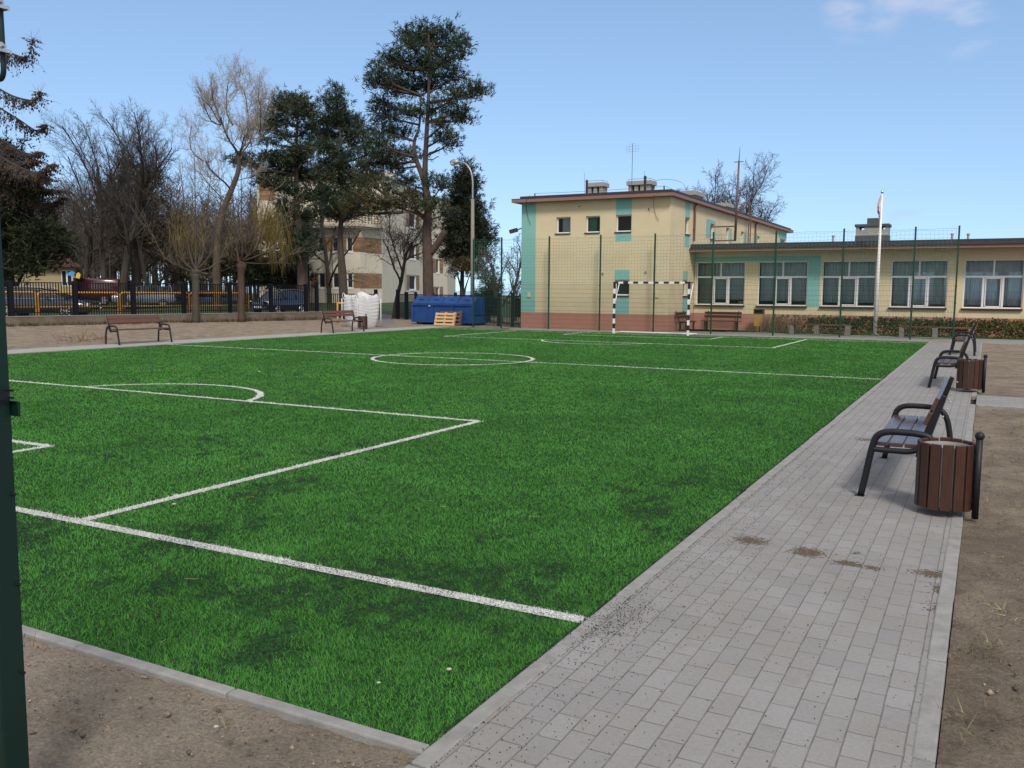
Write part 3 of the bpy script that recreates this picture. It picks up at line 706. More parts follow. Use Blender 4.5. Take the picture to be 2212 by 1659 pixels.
M_glass = glass_mat('window_glass', (.80, .88, .90), .0)
M_curt = pm('net_curtain', (.58, .62, .65), .35, 9, .9, stretch=(14, 14, .25))
def sheer(m, f):
    N, L = m.node_tree.nodes, m.node_tree.links; t = N.new('ShaderNodeBsdfTransparent'); x = N.new('ShaderNodeMixShader'); x.inputs['Fac'].default_value = f
    L.new(t.outputs['BSDF'], x.inputs[1]); L.new(N['Principled BSDF'].outputs['BSDF'], x.inputs[2]); L.new(x.outputs['Shader'], N['Material Output'].inputs['Surface'])
sheer(M_curt, .74)

def grid_wall(mb, o, u, length, z0, z1, holes, depth, nin):
    """wall with openings: o = start, u = direction along, nin = inward normal; holes = (u0,u1,z0,z1)"""
    o = Vector(o); u = Vector(u); nin = Vector(nin)
    us = sorted({0, length, *[h[0] for h in holes], *[h[1] for h in holes]}); zs = sorted({z0, z1, *[h[2] for h in holes], *[h[3] for h in holes]})
    P = lambda a, z, d=0: o + u * a + Vector((0, 0, z)) + nin * d
    for i in range(len(us) - 1):
        for j in range(len(zs) - 1):
            ca, cz = (us[i] + us[i + 1]) / 2, (zs[j] + zs[j + 1]) / 2
            if any(h[0] < ca < h[1] and h[2] < cz < h[3] for h in holes): continue
            mb.face([P(us[i], zs[j]), P(us[i + 1], zs[j]), P(us[i + 1], zs[j + 1]), P(us[i], zs[j + 1])])
    for (a, b, c, d) in holes:
        for q in (((a, c), (b, c)), ((b, c), (b, d)), ((b, d), (a, d)), ((a, d), (a, c))):
            mb.face([P(*q[0]), P(*q[1]), P(*q[1], depth), P(*q[0], depth)])
def patch(mb, o, u, a0, a1, z0, z1, nout, d=.004):
    o = Vector(o); u = Vector(u); nout = Vector(nout); P = lambda a, z: o + u * a + Vector((0, 0, z)) + nout * d
    mb.face([P(a0, z0), P(a1, z0), P(a1, z1), P(a0, z1)])

TX0, TX1, TY0, TY1, TZ = -17.06, -10.08, 31.9, 55.9, 5.62
sch = empty('school_building', (-10.08, 31.9, 0), label='yellow two storey school block with teal bands, pink plinth and a long low window wing', cat='building')
def P_(o): # parent with world coordinates kept
    o.matrix_parent_inverse = Matrix.Translation(sch.location).inverted(); return o
def parts(mb, name, mat, **kw):
    for o in build_each(mb, name, mat, sch, **kw): P_(o)
def part(mb, name, mat, parent=None, **kw):
    o = mb.build(name, mat, parent or sch, **kw)
    if parent is None: P_(o)
    return o
fr_h = [(-15.32, -14.63, 4.23, 4.94), (-13.90, -13.23, 4.23, 4.94), (-12.50, -11.79, 4.23, 4.94), (-12.50, -11.83, 1.52, 2.19)]
sd_h = [(33.94, 34.6, 4.22, 4.93), (33.86, 34.5, 1.52, 2.2), (37.95, 38.62, 4.22, 4.93), (40.82, 41.45, 4.1, 4.93), (43.9, 44.5, 4.1, 4.93), (47.7, 48.3, 4.1, 4.9), (53.9, 55.6, 4.1, 5.1)]
mb = MB()
grid_wall(mb, (TX0, TY0, 0), (1, 0, 0), TX1 - TX0, 0, TZ, [(a - TX0, b - TX0, c, d) for a, b, c, d in fr_h], .2, (0, 1, 0))
grid_wall(mb, (TX1, TY0, 0), (0, 1, 0), TY1 - TY0, 0, TZ, [(a - TY0, b - TY0, c, d) for a, b, c, d in sd_h], .2, (-1, 0, 0))
mb.face([(TX0, TY0, 0), (TX0, TY1, 0), (TX0, TY1, TZ), (TX0, TY0, TZ)]); mb.face([(TX0, TY1, 0), (TX1, TY1, 0), (TX1, TY1, TZ), (TX0, TY1, TZ)])
part(mb, 'wall', M_yel)
mb = MB(); fo, fu, fn = (TX0, TY0, 0), (1, 0, 0), (0, -1, 0)
for a0, a1, z0, z1 in ((-17.06, -16.34, .72, TZ), (-12.51, -11.79, 4.95, TZ), (-12.51, -11.79, 3.83, 4.19), (-12.52, -11.83, 2.2, 2.6), (-12.5, -11.83, .72, 1.48)):
    patch(mb, fo, fu, a0 - TX0, a1 - TX0, z0, z1, fn)
so_, su, sn = (TX1, TY0, 0), (0, 1, 0), (1, 0, 0)
for a0, a1, z0, z1 in ((33.92, 34.62, 4.94, TZ), (33.92, 34.62, 3.64, 4.19), (33.84, 34.52, 2.21, 2.6), (33.84, 34.52, .75, 1.5), (37.2, 37.94, 4.22, 5.1), (37.94, 38.85, 4.94, 5.1), (38.63, 38.85, 4.22, 4.94), (41.46, 41.9, 4.05, 4.93), (44.51, 45.0, 4.05, 4.93), (47.25, 47.69, 4.05, 4.98), (53.5, 55.9, 5.11, 5.55)):
    patch(mb, so_, su, a0 - TY0, a1 - TY0, z0, z1, sn)
parts(mb, 'painted_band', M_teal)
mb = MB(); patch(mb, fo, fu, 0, TX1 - TX0, 0, .725, fn, .003); patch(mb, so_, su, 0, 3.6, 0, .725, sn, .003); parts(mb, 'plinth', M_pink)
mb = MB(); mb.box(-17.38, -9.86, 31.52, 57.0, TZ, 5.77); part(mb, 'fascia', M_fasc)
mb = MB(); mb.box(-17.06, -9.98, 31.72, 56.8, 5.774, 5.90); mb.box(-17.40, -9.84, 31.50, 57.02, 5.772, 5.785); part(mb, 'roof', M_roof, bevel=.02)
def win_frame(name, o, u, nin, a0, a1, z0, z1, rec, bars_v=(), bars_h=(), fw=.05, seg=()):
    """frame ring + bars + glass; returns the frame object"""
    o = Vector(o); u = Vector(u); nin = Vector(nin); P = lambda a, z, d=0: o + u * a + Vector((0, 0, z)) + nin * (rec + d)
    mb = MB(); up = nin
    def bar(p, q, w_): mb.bar(p, q, w_, .06, up)
    h = fw / 2
    bar(P(a0 + h, z0), P(a0 + h, z1), fw); bar(P(a1 - h, z0), P(a1 - h, z1), fw)
    bar(P(a0 + fw, z0 + h), P(a1 - fw, z0 + h), fw); bar(P(a0 + fw, z1 - h), P(a1 - fw, z1 - h), fw)
    for (a, c, d, w_) in bars_v: bar(P(a, c), P(a, d), w_)
    for (z, a, c, w_) in bars_h: bar(P(a, z, -.002), P(c, z, -.002), w_)
    fr = part(mb, name, M_upvc)
    g = MB(); g.face([P(a0 + .01, z0 + .01, .012), P(a1 - .01, z0 + .01, .012), P(a1 - .01, z1 - .01, .012), P(a0 + .01, z1 - .01, .012)])
    part(g, 'pane', M_glass, fr)
    return fr, P
def curtain(fr, P, a0, a1, z0, z1, d, mat, amp=.025, freq=26):
    g = MB(); n = max(8, int((a1 - a0) / .03)); rn = random.Random(a0)
    pr = []
    ph = rn.uniform(0, 6)
    for i in range(n + 1):
        a = a0 + (a1 - a0) * i / n; pr.append((a, d + amp * math.sin(a * freq + ph + math.sin(a * 5) * 1.5)))
    for i in range(n): g.face([P(pr[i][0], z0, pr[i][1]), P(pr[i + 1][0], z0, pr[i + 1][1]), P(pr[i + 1][0], z1, pr[i + 1][1]), P(pr[i][0], z1, pr[i][1])])
    return part(g, 'curtain', mat, fr)
M_greenc = pm('green_curtain', (.06, .25, .12), .2, 6, .9)
for i, (a, b2, c, d) in enumerate(fr_h):
    fr, P = win_frame('window', fo, fu, (0, 1, 0), a - TX0, b2 - TX0, c, d, .13)
    if i == 0: curtain(fr, P, a - TX0 + .2, b2 - TX0, c, d, .12, M_curt)
    if i == 1: curtain(fr, P, a - TX0 + .05, a - TX0 + .42, c, d, .12, M_greenc)
    g = MB(); g.box(a - .05, b2, TY0 - .05, TY0 + .1, c - .045, c - .002); part(g, 'sill', M_sill, fr)
for i, (a, b2, c, d) in enumerate(sd_h):
    fr, P = win_frame('window', so_, su, (-1, 0, 0), a - TY0, b2 - TY0, c, d, .13)
    g = MB(); g.box(TX1 - .1, TX1 + .05, a - .04, b2 + .03, c - .045, c - .002); part(g, 'sill', M_sill, fr)
mb = MB(); mb.box(TX0 + .9, TX1 - .9, TY0 + .9, TY1 - .9, 0.1, TZ - .1); part(mb, 'inner_wall', M_in)
for yy, z0, z1 in ((35.12, 3.95, 5.6), (46.9, 3.95, 5.6)):
    mb = MB(); mb.tube([(TX1 + .07, yy, z0), (TX1 + .07, yy, z1 - .1), (TX1 + .16, yy, z1)], .05, 10); mb.box(TX1, TX1 + .07, yy - .06, yy + .06, z0 + .5, z0 + .53); part(mb, 'downpipe', M_pipe)
for (x, z) in ((-13.06, 2.46), (-11.11, 2.51)):
    mb = MB(); mb.tube([(x, TY0 - .03, z), (x, TY0 - .001, z)], .06, 16); o = part(mb, 'vent_cap', pm('cream_plastic', (.6, .55, .4), .05, 5, .5))
    mb = MB(); mb.tube([(x, TY0 - .034, z), (x, TY0 - .028, z)], .042, 16); part(mb, 'grille', M_soff, o)
for (x, z, hh) in ((-14.22, 5.36, 0), (-11.03, 5.13, 1)):
    mb = MB(); mb.box(x - .07, x + .07, TY0 - .02, TY0 - .001, z - .07, z + .07); o = part(mb, 'wall_vent', pm('cream_plastic', (.6, .55, .4), .05, 5, .5))
    mb = MB(); (mb.box(x - .025, x + .025, TY0 - .024, TY0 - .019, z - .05, z + .05) if hh else mb.box(x - .045, x + .045, TY0 - .024, TY0 - .019, z - .02, z + .02)); part(mb, 'vent_slot', M_dark, o)
mb = MB(); mb.box(-16.72, -16.58, TY0 - .05, TY0, 1.40, 1.62); part(mb, 'meter_box', pm('cream_box', (.62, .56, .38), .05, 5, .5), bevel=.006)
mb = MB(); mb.box(-10.66, -10.52, TY0 - .04, TY0, 1.44, 1.68); part(mb, 'notice', pm('cream_box', (.62, .56, .38), .05, 5, .5))
# chimneys, pipes and wires on the flat roof
def chimney(cx, cy, w, dp, z0, z1, nh=2):
    g = MB(); t = (z1 - z0) * .36
    g.box(cx - w / 2, cx + w / 2, cy - dp / 2, cy + dp / 2, z0, z0 + (z1 - z0) * .4)
    pw = w / (nh * 2 + 1) * 1.15
    for i in range(nh + 1):
        x = cx - w / 2 + (w - pw) * i / nh; g.box(x, x + pw, cy - dp / 2, cy + dp / 2, z0 + (z1 - z0) * .4, z1 - t * .55)
    ch = part(g, 'chimney', M_concb)
    g = MB(); g.box(cx - w / 2 - .08, cx + w / 2 + .08, cy - dp / 2 - .08, cy + dp / 2 + .08, z1 - t * .55, z1); part(g, 'chimney_cap', M_concb, ch, bevel=.015)
    g = MB(); r0 = [(cx - w / 2, cy - dp / 2, z1 + .09), (cx + w / 2, cy - dp / 2, z1 + .09), (cx + w / 2, cy + dp / 2, z1 + .09)]
    g.tube(r0, .008, 4)
    for p in r0: g.tube([(p[0], p[1], z1), p], .007, 4)
    part(g, 'lightning_wire', M_dark, ch)
def wv(x, y, Y): q = PY(x, y, Y); return q[0], q[2]
def crop7(a, b): return (1900 + a * .49729) / 1.736, (600 + b * .49729) / 1.736
def cw(a, b, Y): return wv(*crop7(a, b), Y)
x0, z0 = cw(630, 250, 36.5); x1, z1 = cw(742, 172, 36.5); chimney((x0 + x1) / 2, 36.5, x1 - x0, .6, 5.88, z1)
x0, z0 = cw(937, 230, 36.5); x1, z1 = cw(1100, 158, 36.5); chimney((x0 + x1) / 2, 36.5, x1 - x0, .7, 5.88, z1, 3)
x0, z0 = cw(1345, 290, 44); x1, z1 = cw(1462, 240, 44); chimney((x0 + x1) / 2, 44, (x1 - x0) * .8, 1.6, 5.88, z1, 3)
x0, z0 = cw(1600, 350, 50); x1, z1 = cw(1690, 330, 50); chimney((x0 + x1) / 2, 50, (x1 - x0) * .8, 1.4, 5.88, z1, 3)
for (a, b2, r) in ((605, 148, .055), (1045, 118, .06), (1101, 185, .05)):
    x, z = cw(a, b2, 35.2); g = MB(); g.tube([(x, 35.2, 5.88), (x, 35.2, z - .1)], r, 12); g.tube([(x, 35.2, z - .1), (x, 35.2, z - .06)], r * 1.2, 12); g.tube([(x, 35.2, z - .04), (x, 35.2, z)], [r * 1.3, r * .3], 12); part(g, 'flue_pipe', M_dark)
x, z = cw(950, -125, 35.8)
g = MB(); g.tube([(x, 35.8, 5.88), (x, 35.8, z)], .012, 6)
for k, ww in ((.02, .16), (.12, .28), (.24, .34), (.34, .30)):
    for dd in (0,): g.tube([(x - ww, 35.8, z - k * 1.1), (x + ww, 35.8, z - k * 1.1)], .0035, 4)
for dx in (-.3, -.15, .0, .15, .3): g.tube([(x + dx, 35.8, z - .05), (x + dx, 35.8, z - .36)], .0025, 4)
part(g, 'roof_aerial', M_dark)
def wire(pts, r=.007):
    g = MB(); g.tube(pts, r, 4, cap=False); part(g, 'lightning_wire', M_dark)
q = lambda a, b, Y: (lambda t: (t[0], Y, t[1]))(cw(a, b, Y))
wire([q(215, 252, 32.6), q(400, 246, 33), q(590, 236, 33.4), q(760, 228, 33.4), q(940, 216, 33.4), q(1120, 205, 33.2), q(1190, 195, 33)])
wire([q(1190, 195, 33), q(1260, 225, 32.4), q(1330, 250, 33.6)])
wire(smooth_path([q(1110, 160, 34), q(1190, 145, 34), q(1290, 158, 35), q(1340, 190, 36), q(1345, 235, 37)], 4))
wire(smooth_path([q(175, 262, 32.0), q(150, 300, 31.45), q(146, 350, 31.84), q(160, 430, 31.85), q(180, 490, 31.85)], 4), .009)
wire(smooth_path([q(1130, 225, 31.9), q(1108, 280, 31.44), q(1112, 370, 31.84), q(1130, 430, 31.85), q(1150, 453, 31.85)], 4), .009)
for a, b2 in ((215, 252), (1190, 195)):
    p = q(a, b2, 32.8); g = MB(); g.tube([(p[0], 32.8, 5.88), (p[0] - .02, 32.8, p[2])], .03, 6); part(g, 'wire_bracket', M_dark)
g = MB(); p = q(585, 95, 35.2); g.tube([(p[0] + .05, 35.2, 6.2), p], .007, 4); p = q(1037, 82, 35.2); g.tube([(p[0] + .05, 35.2, 6.4), p], .007, 4); part(g, 'lightning_rod', M_dark)
# floodlight on the corner
fl = part(MB().bar((-17.06, 31.95, 4.52), (-17.3, 31.85, 4.42), .05, .05), 'floodlight', M_dark)
g = MB(); g.bar((-17.22, 31.82, 4.44), (-17.56, 31.68, 4.34), .3, .16); part(g, 'lamp_head', M_dark, fl)

# low wing ---------------------------------------------------------
WX0, WX1, WY, WZ = -10.06, 13.0, 35.5, 3.5
wins = [(-9.97, -7.78), (-7.21, -5.11), (-4.53, -2.39), (-1.82, .28), (.85, 2.92), (3.5, 5.6)]
wo, wu = (WX0, WY, 0), (1, 0, 0)
mb = MB(); grid_wall(mb, wo, wu, WX1 - WX0, 0, WZ, [(a - WX0, b - WX0, 1.12, 3.03) for a, b in wins], .16, (0, 1, 0))
mb.face([(WX1, WY, 0), (WX1, 43.5, 0), (WX1, 43.5, WZ), (WX1, WY, WZ)])
grid_wall(mb, (WX0, 43.5, 0), wu, WX1 - WX0, 0, WZ, [(a - WX0, a + 2.3 - WX0, 1.1, 2.75) for a in (-2.9, -.2, 2.5)], .1, (0, -1, 0))
part(mb, 'wing_wall', M_yel)
mb = MB(); patch(mb, wo, wu, 0.0, -4.6 - WX0, 3.05, 3.26, (0, -1, 0)); patch(mb, wo, wu, -5.105 - WX0, -4.6 - WX0, 1.07, 3.05, (0, -1, 0)); parts(mb, 'painted_band', M_teal)
mb = MB(); patch(mb, wo, wu, 0, WX1 - WX0, 0, .74, (0, -1, 0), .003); parts(mb, 'plinth', M_pink)
mb = MB(); mb.box(-10.07, WX1 + .5, 34.62, 34.66, 3.46, 3.60); part(mb, 'fascia', M_fasc)
mb = MB(); mb.box(-10.07, WX1 + .5, 34.66, 44.0, WZ, 3.59); part(mb, 'soffit', M_soff)
mb = MB(); mb.box(-10.06, WX1 + .6, 34.56, 34.62, 3.575, 3.61); mb.box(-10.06, WX1 + .6, 34.78, 44.1, 3.594, 3.80); mb.box(-10.05, WX1 + .6, 34.70, 34.78, 3.594, 3.68); part(mb, 'roof', M_roof, bevel=.012)
mb = MB(); mb.box(WX0 + .1, WX1 - .1, 35.7, 43.4, .02, .06); mb.box(-7.5, -7.46, 35.75, 43.3, .1, 3.4); mb.box(-1.98, -1.94, 35.75, 43.3, .1, 3.4); mb.box(-9.9, -7.5, 38.6, 38.65, .1, 3.4); mb.box(-9.9, 12, 35.9, 43.3, 3.42, 3.46); part(mb, 'inner_wall', M_in)
g = MB()
for a in (-2.9, -.2, 2.5):
    for k in range(5): g.box(a + 2.3 * k / 4 - .03, a + 2.3 * k / 4 + .03, 43.42, 43.48, 1.1, 2.75)
    for z in (1.1, 1.75, 2.72): g.box(a, a + 2.3, 43.42, 43.48, z, z + .05)
part(g, 'rear_window_bars', M_upvc)
M_sheer = pm('white_net_curtain', (.75, .77, .78), .15, 6, .9, stretch=(10, 10, .3)); sheer(M_sheer, .72)
for a in (-2.9, -.2, 2.5):
    g = MB(); n_ = 60
    for i in range(n_):
        u0, u1 = a + 2.3 * i / n_, a + 2.3 * (i + 1) / n_; w0, w1 = 43.3 + .03 * math.sin(u0 * 30), 43.3 + .03 * math.sin(u1 * 30); g.face([(u0, w0, 1.1), (u1, w1, 1.1), (u1, w1, 2.8), (u0, w0, 2.8)])
    part(g, 'rear_curtain', M_sheer)
for i, (a, b2) in enumerate(wins):
    A, B = a - WX0, b2 - WX0; w_ = B - A; zt = 2.36
    fr, P = win_frame('window', wo, wu, (0, 1, 0), A, B, 1.12, 3.03, .09,
        [(A + w_ * .5, zt + .03, 2.98, .06), (A + w_ * .335, 1.17, zt - .03, .075), (A + w_ * .665, 1.17, zt - .03, .075)],
        [(zt, A + .05, B - .05, .07)], .045)
    g = MB(); Q = lambda aa, z: P(aa, z, -.012)
    s0, s1 = A + w_ * .375, A + w_ * .63
    for p, q2 in ((Q(s0, 1.17), Q(s0, zt - .03)), (Q(s1, 1.17), Q(s1, zt - .03))): g.bar(p, q2, .04, .05, (0, 1, 0))
    for p, q2 in ((Q(s0, 1.19), Q(s1, 1.19)), (Q(s0, zt - .06), Q(s1, zt - .06))): g.bar(p, q2, .045, .05, (0, 1, 0))
    part(g, 'sash', M_upvc, fr)
    g = MB(); g.box(a - .05, b2 + .02, WY - .10, WY + .06, 1.05, 1.115); part(g, 'sill', M_sill, fr, bevel=.01)
    lo = (1.36, 1.32, 1.28, 1.26, 1.24, 1.3)[i]
    curtain(fr, P, A + (.75 if i == 0 else .05), B - .03, lo, 2.98, .30, M_curt, .045, 31)
    if i in (0, 3): curtain(fr, P, A + .04, A + .8, 1.14, 2.98, .36, pm('beige_curtain', (.3, .29, .25), .2, 5, .9, stretch=(8, 8, .3)), .015, 18)
g = MB(); g.box(-8.1, -7.85, 35.72, 35.9, 1.14, 1.30); part(g, 'window_box', pm('cardboard', (.4, .28, .15), .1, 5, .9))
g = MB(); g.box(-9.6, -8.15, 35.72, 35.86, 1.12, 1.19); part(g, 'window_cushion', pm('crimson_cloth', (.18, .01, .03), .2, 5, .8))
# wing chimney
Yc = 38.0
def cf(a, b): return (3200 + a * .21097) / 1.736, (650 + b * .21097) / 1.736
def cq(a, b): return wv(*cf(a, b), Yc)
xl, zb = cq(35, 1180); xr, zc = cq(615, 1095); _, zh = cq(50, 955); _, zt = cq(640, 890); xa, _ = cq(232, 900); xb, ztt = cq(440, 785)
g = MB(); g.box(xl - .02, xr + .02, Yc, Yc + .9, 3.75, zc); ch = part(g, 'chimney', pm('slate_sheet', (.07, .08, .085), .1, 4, .7))
g = MB(); h0 = zh - .13; g.box(xl, xr, Yc + .02, Yc + .88, zc, h0)
xs_ = [cq(t, 1000)[0] for t in (105, 192, 495, 560)]
for p, q2 in ((xl, xs_[0]), (xs_[1], xs_[2]), (xs_[3], xr)): g.box(p, q2, Yc + .02, Yc + .88, h0, zh)
part(g, 'chimney_top', M_concb, ch)
g = MB(); g.box(xl - .05, xr + .05, Yc - .04, Yc + .94, zh + .002, zt); g.box(xa, xb, Yc + .2, Yc + .7, zt, ztt); part(g, 'chimney_cap', pm('slate_sheet', (.07, .08, .085), .1, 4, .7), ch, bevel=.012)
for px in (1800, 3571 / 1.736, 3631 / 1.736):
    x, z = wv(px, 512 if px < 1810 else 508, 37.5); g = MB(); g.tube([(x, 37.5, 3.75), (x, 37.5, z)], .045, 10); g.tube([(x, 37.5, z), (x, 37.5, z + .07)], .065, 10); part(g, 'flue_pipe', M_concb)
# lightning mast on brackets and roof ladder
mast = empty('roof_mast', (0, 0, 0), label='tall thin rust-brown mast bracketed to the school side wall above the low roof', cat='mast')
p0 = q(1722, 610, 38.0); p1 = q(1752, 5, 38.0)
g = MB(); g.tube([p0, p1], [.062, .045], 10); g.build('pole', M_pipe, mast, smooth=True)
g = MB(); pt = (p1[0] + .03, 38.0, p1[2] + .62); g.tube([p1, pt], [.02, .008], 6); g.build('rod', M_dark, mast)
g = MB(); pm1 = q(1750, 14, 38.0); g.bar((pm1[0] - .22, 38, pm1[2]), (pm1[0] + .22, 38, pm1[2]), .03, .03); g.build('crosspiece', M_dark, mast)
for a, b2 in ((1722, 500), (1722, 606)):
    p = q(a, b2, 38.0); g = MB(); g.bar((TX1 + .01, 38.0, p[2]), (p[0], 38.0, p[2]), .06, .06); g.build('bracket', M_pipe, mast)
lad = empty('roof_ladder', label='rusty steel ladder with curved top rails on the school side wall', cat='ladder')
for dy in (0, .42):
    g = MB(); yy = 44.6 + dy; g.tube(smooth_path([(TX1 + .22, yy, 3.75), (TX1 + .22, yy, 5.9), (TX1 + .22, yy, 6.3), (TX1 + .1, yy, 6.5), (TX1 - .15, yy, 6.45), (TX1 - .3, yy, 6.1)], 5), .028, 8); g.build('rail', M_pipe, lad, smooth=True)
g = MB()
for k in range(9): g.tube([(TX1 + .22, 44.6, 3.95 + k * .28), (TX1 + .22, 45.02, 3.95 + k * .28)], .016, 6)
build_each(g, 'rung', M_pipe, lad)

# ------------------------------------------------------------------ left boundary: low wall, picket fence, yellow railings
FA, FB = np.array([-37.2, 12.5]), np.array([-31.62, 35.1])
fd = (FB - FA) / np.linalg.norm(FB - FA); fnm = np.array([-fd[1], fd[0]])       # pointing away from the pitch
def on_fence(px, py=640, off=0.0):
    """distance along the fence line where a surveyed bearing crosses it"""
    d = ray(px, py)[:2]; o = FA + fnm * off - CAM[:2]
    M = np.array([[d[0], -fd[0]], [d[1], -fd[1]]]); t, s = np.linalg.solve(M, o); return s
def fp(s, off=0.0): return FA + fd * s + fnm * off
K1 = lambda a: a * .28933 / 1.736
K2 = lambda a: (600 + a * .28933) / 1.736
K3 = lambda a: (1200 + a * .28933) / 1.736
M_wallc = sand_mat('weathered_concrete', (.26, .23, .185), (.16, .135, .10), .5)
M_blk = pm('black_fence_paint', (.007, .008, .012), .15, 9, .6, spec=.25)
SE = float(np.linalg.norm(FB - FA))
bw = empty('low_wall', (0, 0, 0), label='low weathered concrete retaining wall under the black picket fence', cat='wall')
g = MB(); p, q_ = fp(-3), fp(SE + .15)
g.bar((*p, .17), (*q_, .17), .30, .5); g.build('wall_body', M_wallc, bw)
g = MB(); g.bar((*fp(-3, -.0), .435), (*fp(SE + .17, 0), .435), .34, .03); g.build('coping', M_conc, bw)
pf = empty('picket_fence', label='long black metal picket fence standing on the low concrete wall', cat='fence')
posts = [on_fence(K1(135)), on_fence(K1(975)), on_fence(K1(1725)), on_fence(K2(305)), on_fence(K2(905)), on_fence(K2(1435)), on_fence(K2(1890)), on_fence(K2(2030))]
posts = [posts[0] - 3.3, *posts]
for i, s_ in enumerate(posts):
    p = fp(s_); g = MB(); hh = 2.0 if i < len(posts) - 1 else 2.12; g.bar((*p, .42), (*p, hh), .17, .17); g.build('post', M_blk, pf, bevel=.008)
def pickets(parent, a, b, z0, z1, pitch=.115, name='picket_panel', rails=(.12, None), w_=.034):
    a = np.array(a); b = np.array(b); ln = np.linalg.norm(b - a); n = max(2, int(ln / pitch)); g = MB()
    for k in range(1, n):
        p = a + (b - a) * k / n; g.bar((*p, z0), (*p, z1), w_, w_)
    for z in (z0 + .12, z1 - .02): g.bar((*a, z), (*b, z), .045, .04)
    return g.build(name, M_blk, parent)
for i in range(len(posts) - 1): pickets(pf, fp(posts[i]), fp(posts[i + 1]), .47, 1.93)

M_yrail = pm('yellow_rail_paint', (.62, .30, .03), .15, 6, .5, .05, 60)
def railing(x0, x1, off, zb, zt, lab, dirfun=None, legs=(True, True)):
    s0, s1 = on_fence(x0, 640, off), on_fence(x1, 640, off); p, q2 = fp(s0, off), fp(s1, off)
    t = empty('yellow_railing', (*p, 0), label=lab, cat='railing', group='yellow tube railings behind the picket fence')
    d = (q2 - p); ln = np.linalg.norm(d); d = d / ln; P = lambda s, z: (d[0] * s, d[1] * s, z)
    g = MB(); r = .045; c = .12
    g.tube(smooth_path([P(0, 0), P(0, zt - .35), P(0, zt - c), P(c * .3, zt - c * .3), P(c, zt), P(.4, zt), P(ln - .4, zt), P(ln - c, zt), P(ln - c * .3, zt - c * .3), P(ln, zt - c), P(ln, zt - .35), P(ln, 0)], 4), r, 8)
    g.build('hoop', M_yrail, t, smooth=True)
    g = MB(); g.tube([P(0, zb), P(ln, zb)], r * .9, 8); g.build('lower_rail', M_yrail, t, smooth=True)
    return t
OFF = .55
railing(K1(-900), K1(465), OFF, .82, 1.48, 'yellow tube railing section at the left edge of the picture, nearest the camera')
railing(K1(492), K1(1530), OFF, .82, 1.47, 'yellow tube railing section in front of the bonnet of the dark estate car')
railing(K1(1562), K2(372), OFF, .82, 1.47, 'yellow tube railing section left of the first pollard willow')
railing(K2(388), K2(1145), OFF, .82, 1.47, 'yellow tube railing section between the two pollard willows')

gf = empty('gate_fence', label='black metal picket fence section without wall behind the white bulk bag', cat='fence')
G0, G1 = np.array([-31.9, 36.0]), np.array([-29.3, 37.3])
pickets(gf, G0, G1, .04, 1.46, .115)
g = MB(); g.bar((*G1, -.05), (*G1, 1.72), .16, .16); g.build('post', M_blk, gf, bevel=.006)
for t_ in (.3, .62):
    p = G0 + (G1 - G0) * t_ + np.array([-.5, .9]); g = MB(); g.bar((*p, -.05), (*p, 1.3), .2, .12); g.build('post', M_blk, gf)
yh = empty('yellow_hoop', label='small yellow tube hoop behind the black gate fence', cat='railing')
pa = AT(K3(225), 640, 45); pb = AT(K3(720), 660, 45)
g = MB(); g.tube(smooth_path([(pa[0], pa[1], 0), (pa[0], pa[1], .9), (pa[0] + .05, pa[1] + .02, 1.0), (pa[0] + .9, pa[1] + .4, 1.02), (pb[0] - .1, pb[1], 1.02), (pb[0], pb[1], .95), (pb[0], pb[1], 0)], 4), .045, 8); g.build('hoop', M_yrail, yh, smooth=True)
rf = empty('rear_picket_fence', label='black metal picket fence with solid boards running behind the blue dumpster', cat='fence')
H0, H1 = np.array([-28.9, 38.9]), np.array([-17.12, 32.25])
hx = [0, .085, .175, .33, .52, .68, .84, .93, 1.0]
for i, t_ in enumerate(hx):
    p = H0 + (H1 - H0) * t_; w_ = .17 if i < 2 else .13; g = MB(); g.bar((*p, -.05), (*p, 1.72 if i in (0,) else 1.58), w_, w_); g.build('post', M_blk, rf, bevel=.006)
for i in range(len(hx) - 1):
    a, b2 = H0 + (H1 - H0) * hx[i], H0 + (H1 - H0) * hx[i + 1]
    pickets(rf, a, b2, .04, 1.46, .125, w_=.026)
    if i in (3, 5, 7):
        n_ = np.array([H1[1] - H0[1], -(H1[0] - H0[0])]); n_ = -n_ / np.linalg.norm(n_) * .08
        g = MB(); c0, c1 = a + (b2 - a) * .1 + n_, a + (b2 - a) * .9 + n_; g.bar((*c0, .9), (*c1, .9), .03, .85); g.build('solid_board', M_blk, rf)

# ------------------------------------------------------------------ dumpster, pallets, bulk bag, lamp post
M_blue = pm('blue_container_paint', (.009, .052, .20), .22, 2.5, .45, .12, 30)
DX0, DX1, DY0, DY1 = -23.66, -20.14, 32.8, 34.43
dp = empty('dumpster', (DX1, DY0, 0), label='large blue steel dumpster with sloping lids in the far left corner', cat='dumpster')
lx = DX0 - DX1; wy = DY1 - DY0
g = MB(); prof = [(0, .13), (0, .98), (.36, 1.36), (wy - .42, 1.36), (wy, .98), (wy, .13)]
k = 0
for x in (lx, 0): g.v += [(x, p[0], p[1]) for p in prof]
n = len(prof); g.f += [tuple(range(n)), tuple(reversed(range(n, 2 * n)))] + [((i + 1) % n, i, n + i, n + (i + 1) % n) for i in range(n)]
g.build('body', M_blue, dp, bevel=.012)
g = MB()
for t_ in (0, .33, .66, 1): x = lx * t_; g.box(x - .05 if t_ else x - .09, x + .05 if t_ < 1 else x + .09, -.045, -.002, .13, .97)
g.box(lx - .02, .02, -.07, -.002, .95, 1.03); g.box(lx - .02, .02, -.06, -.002, .1, .22)
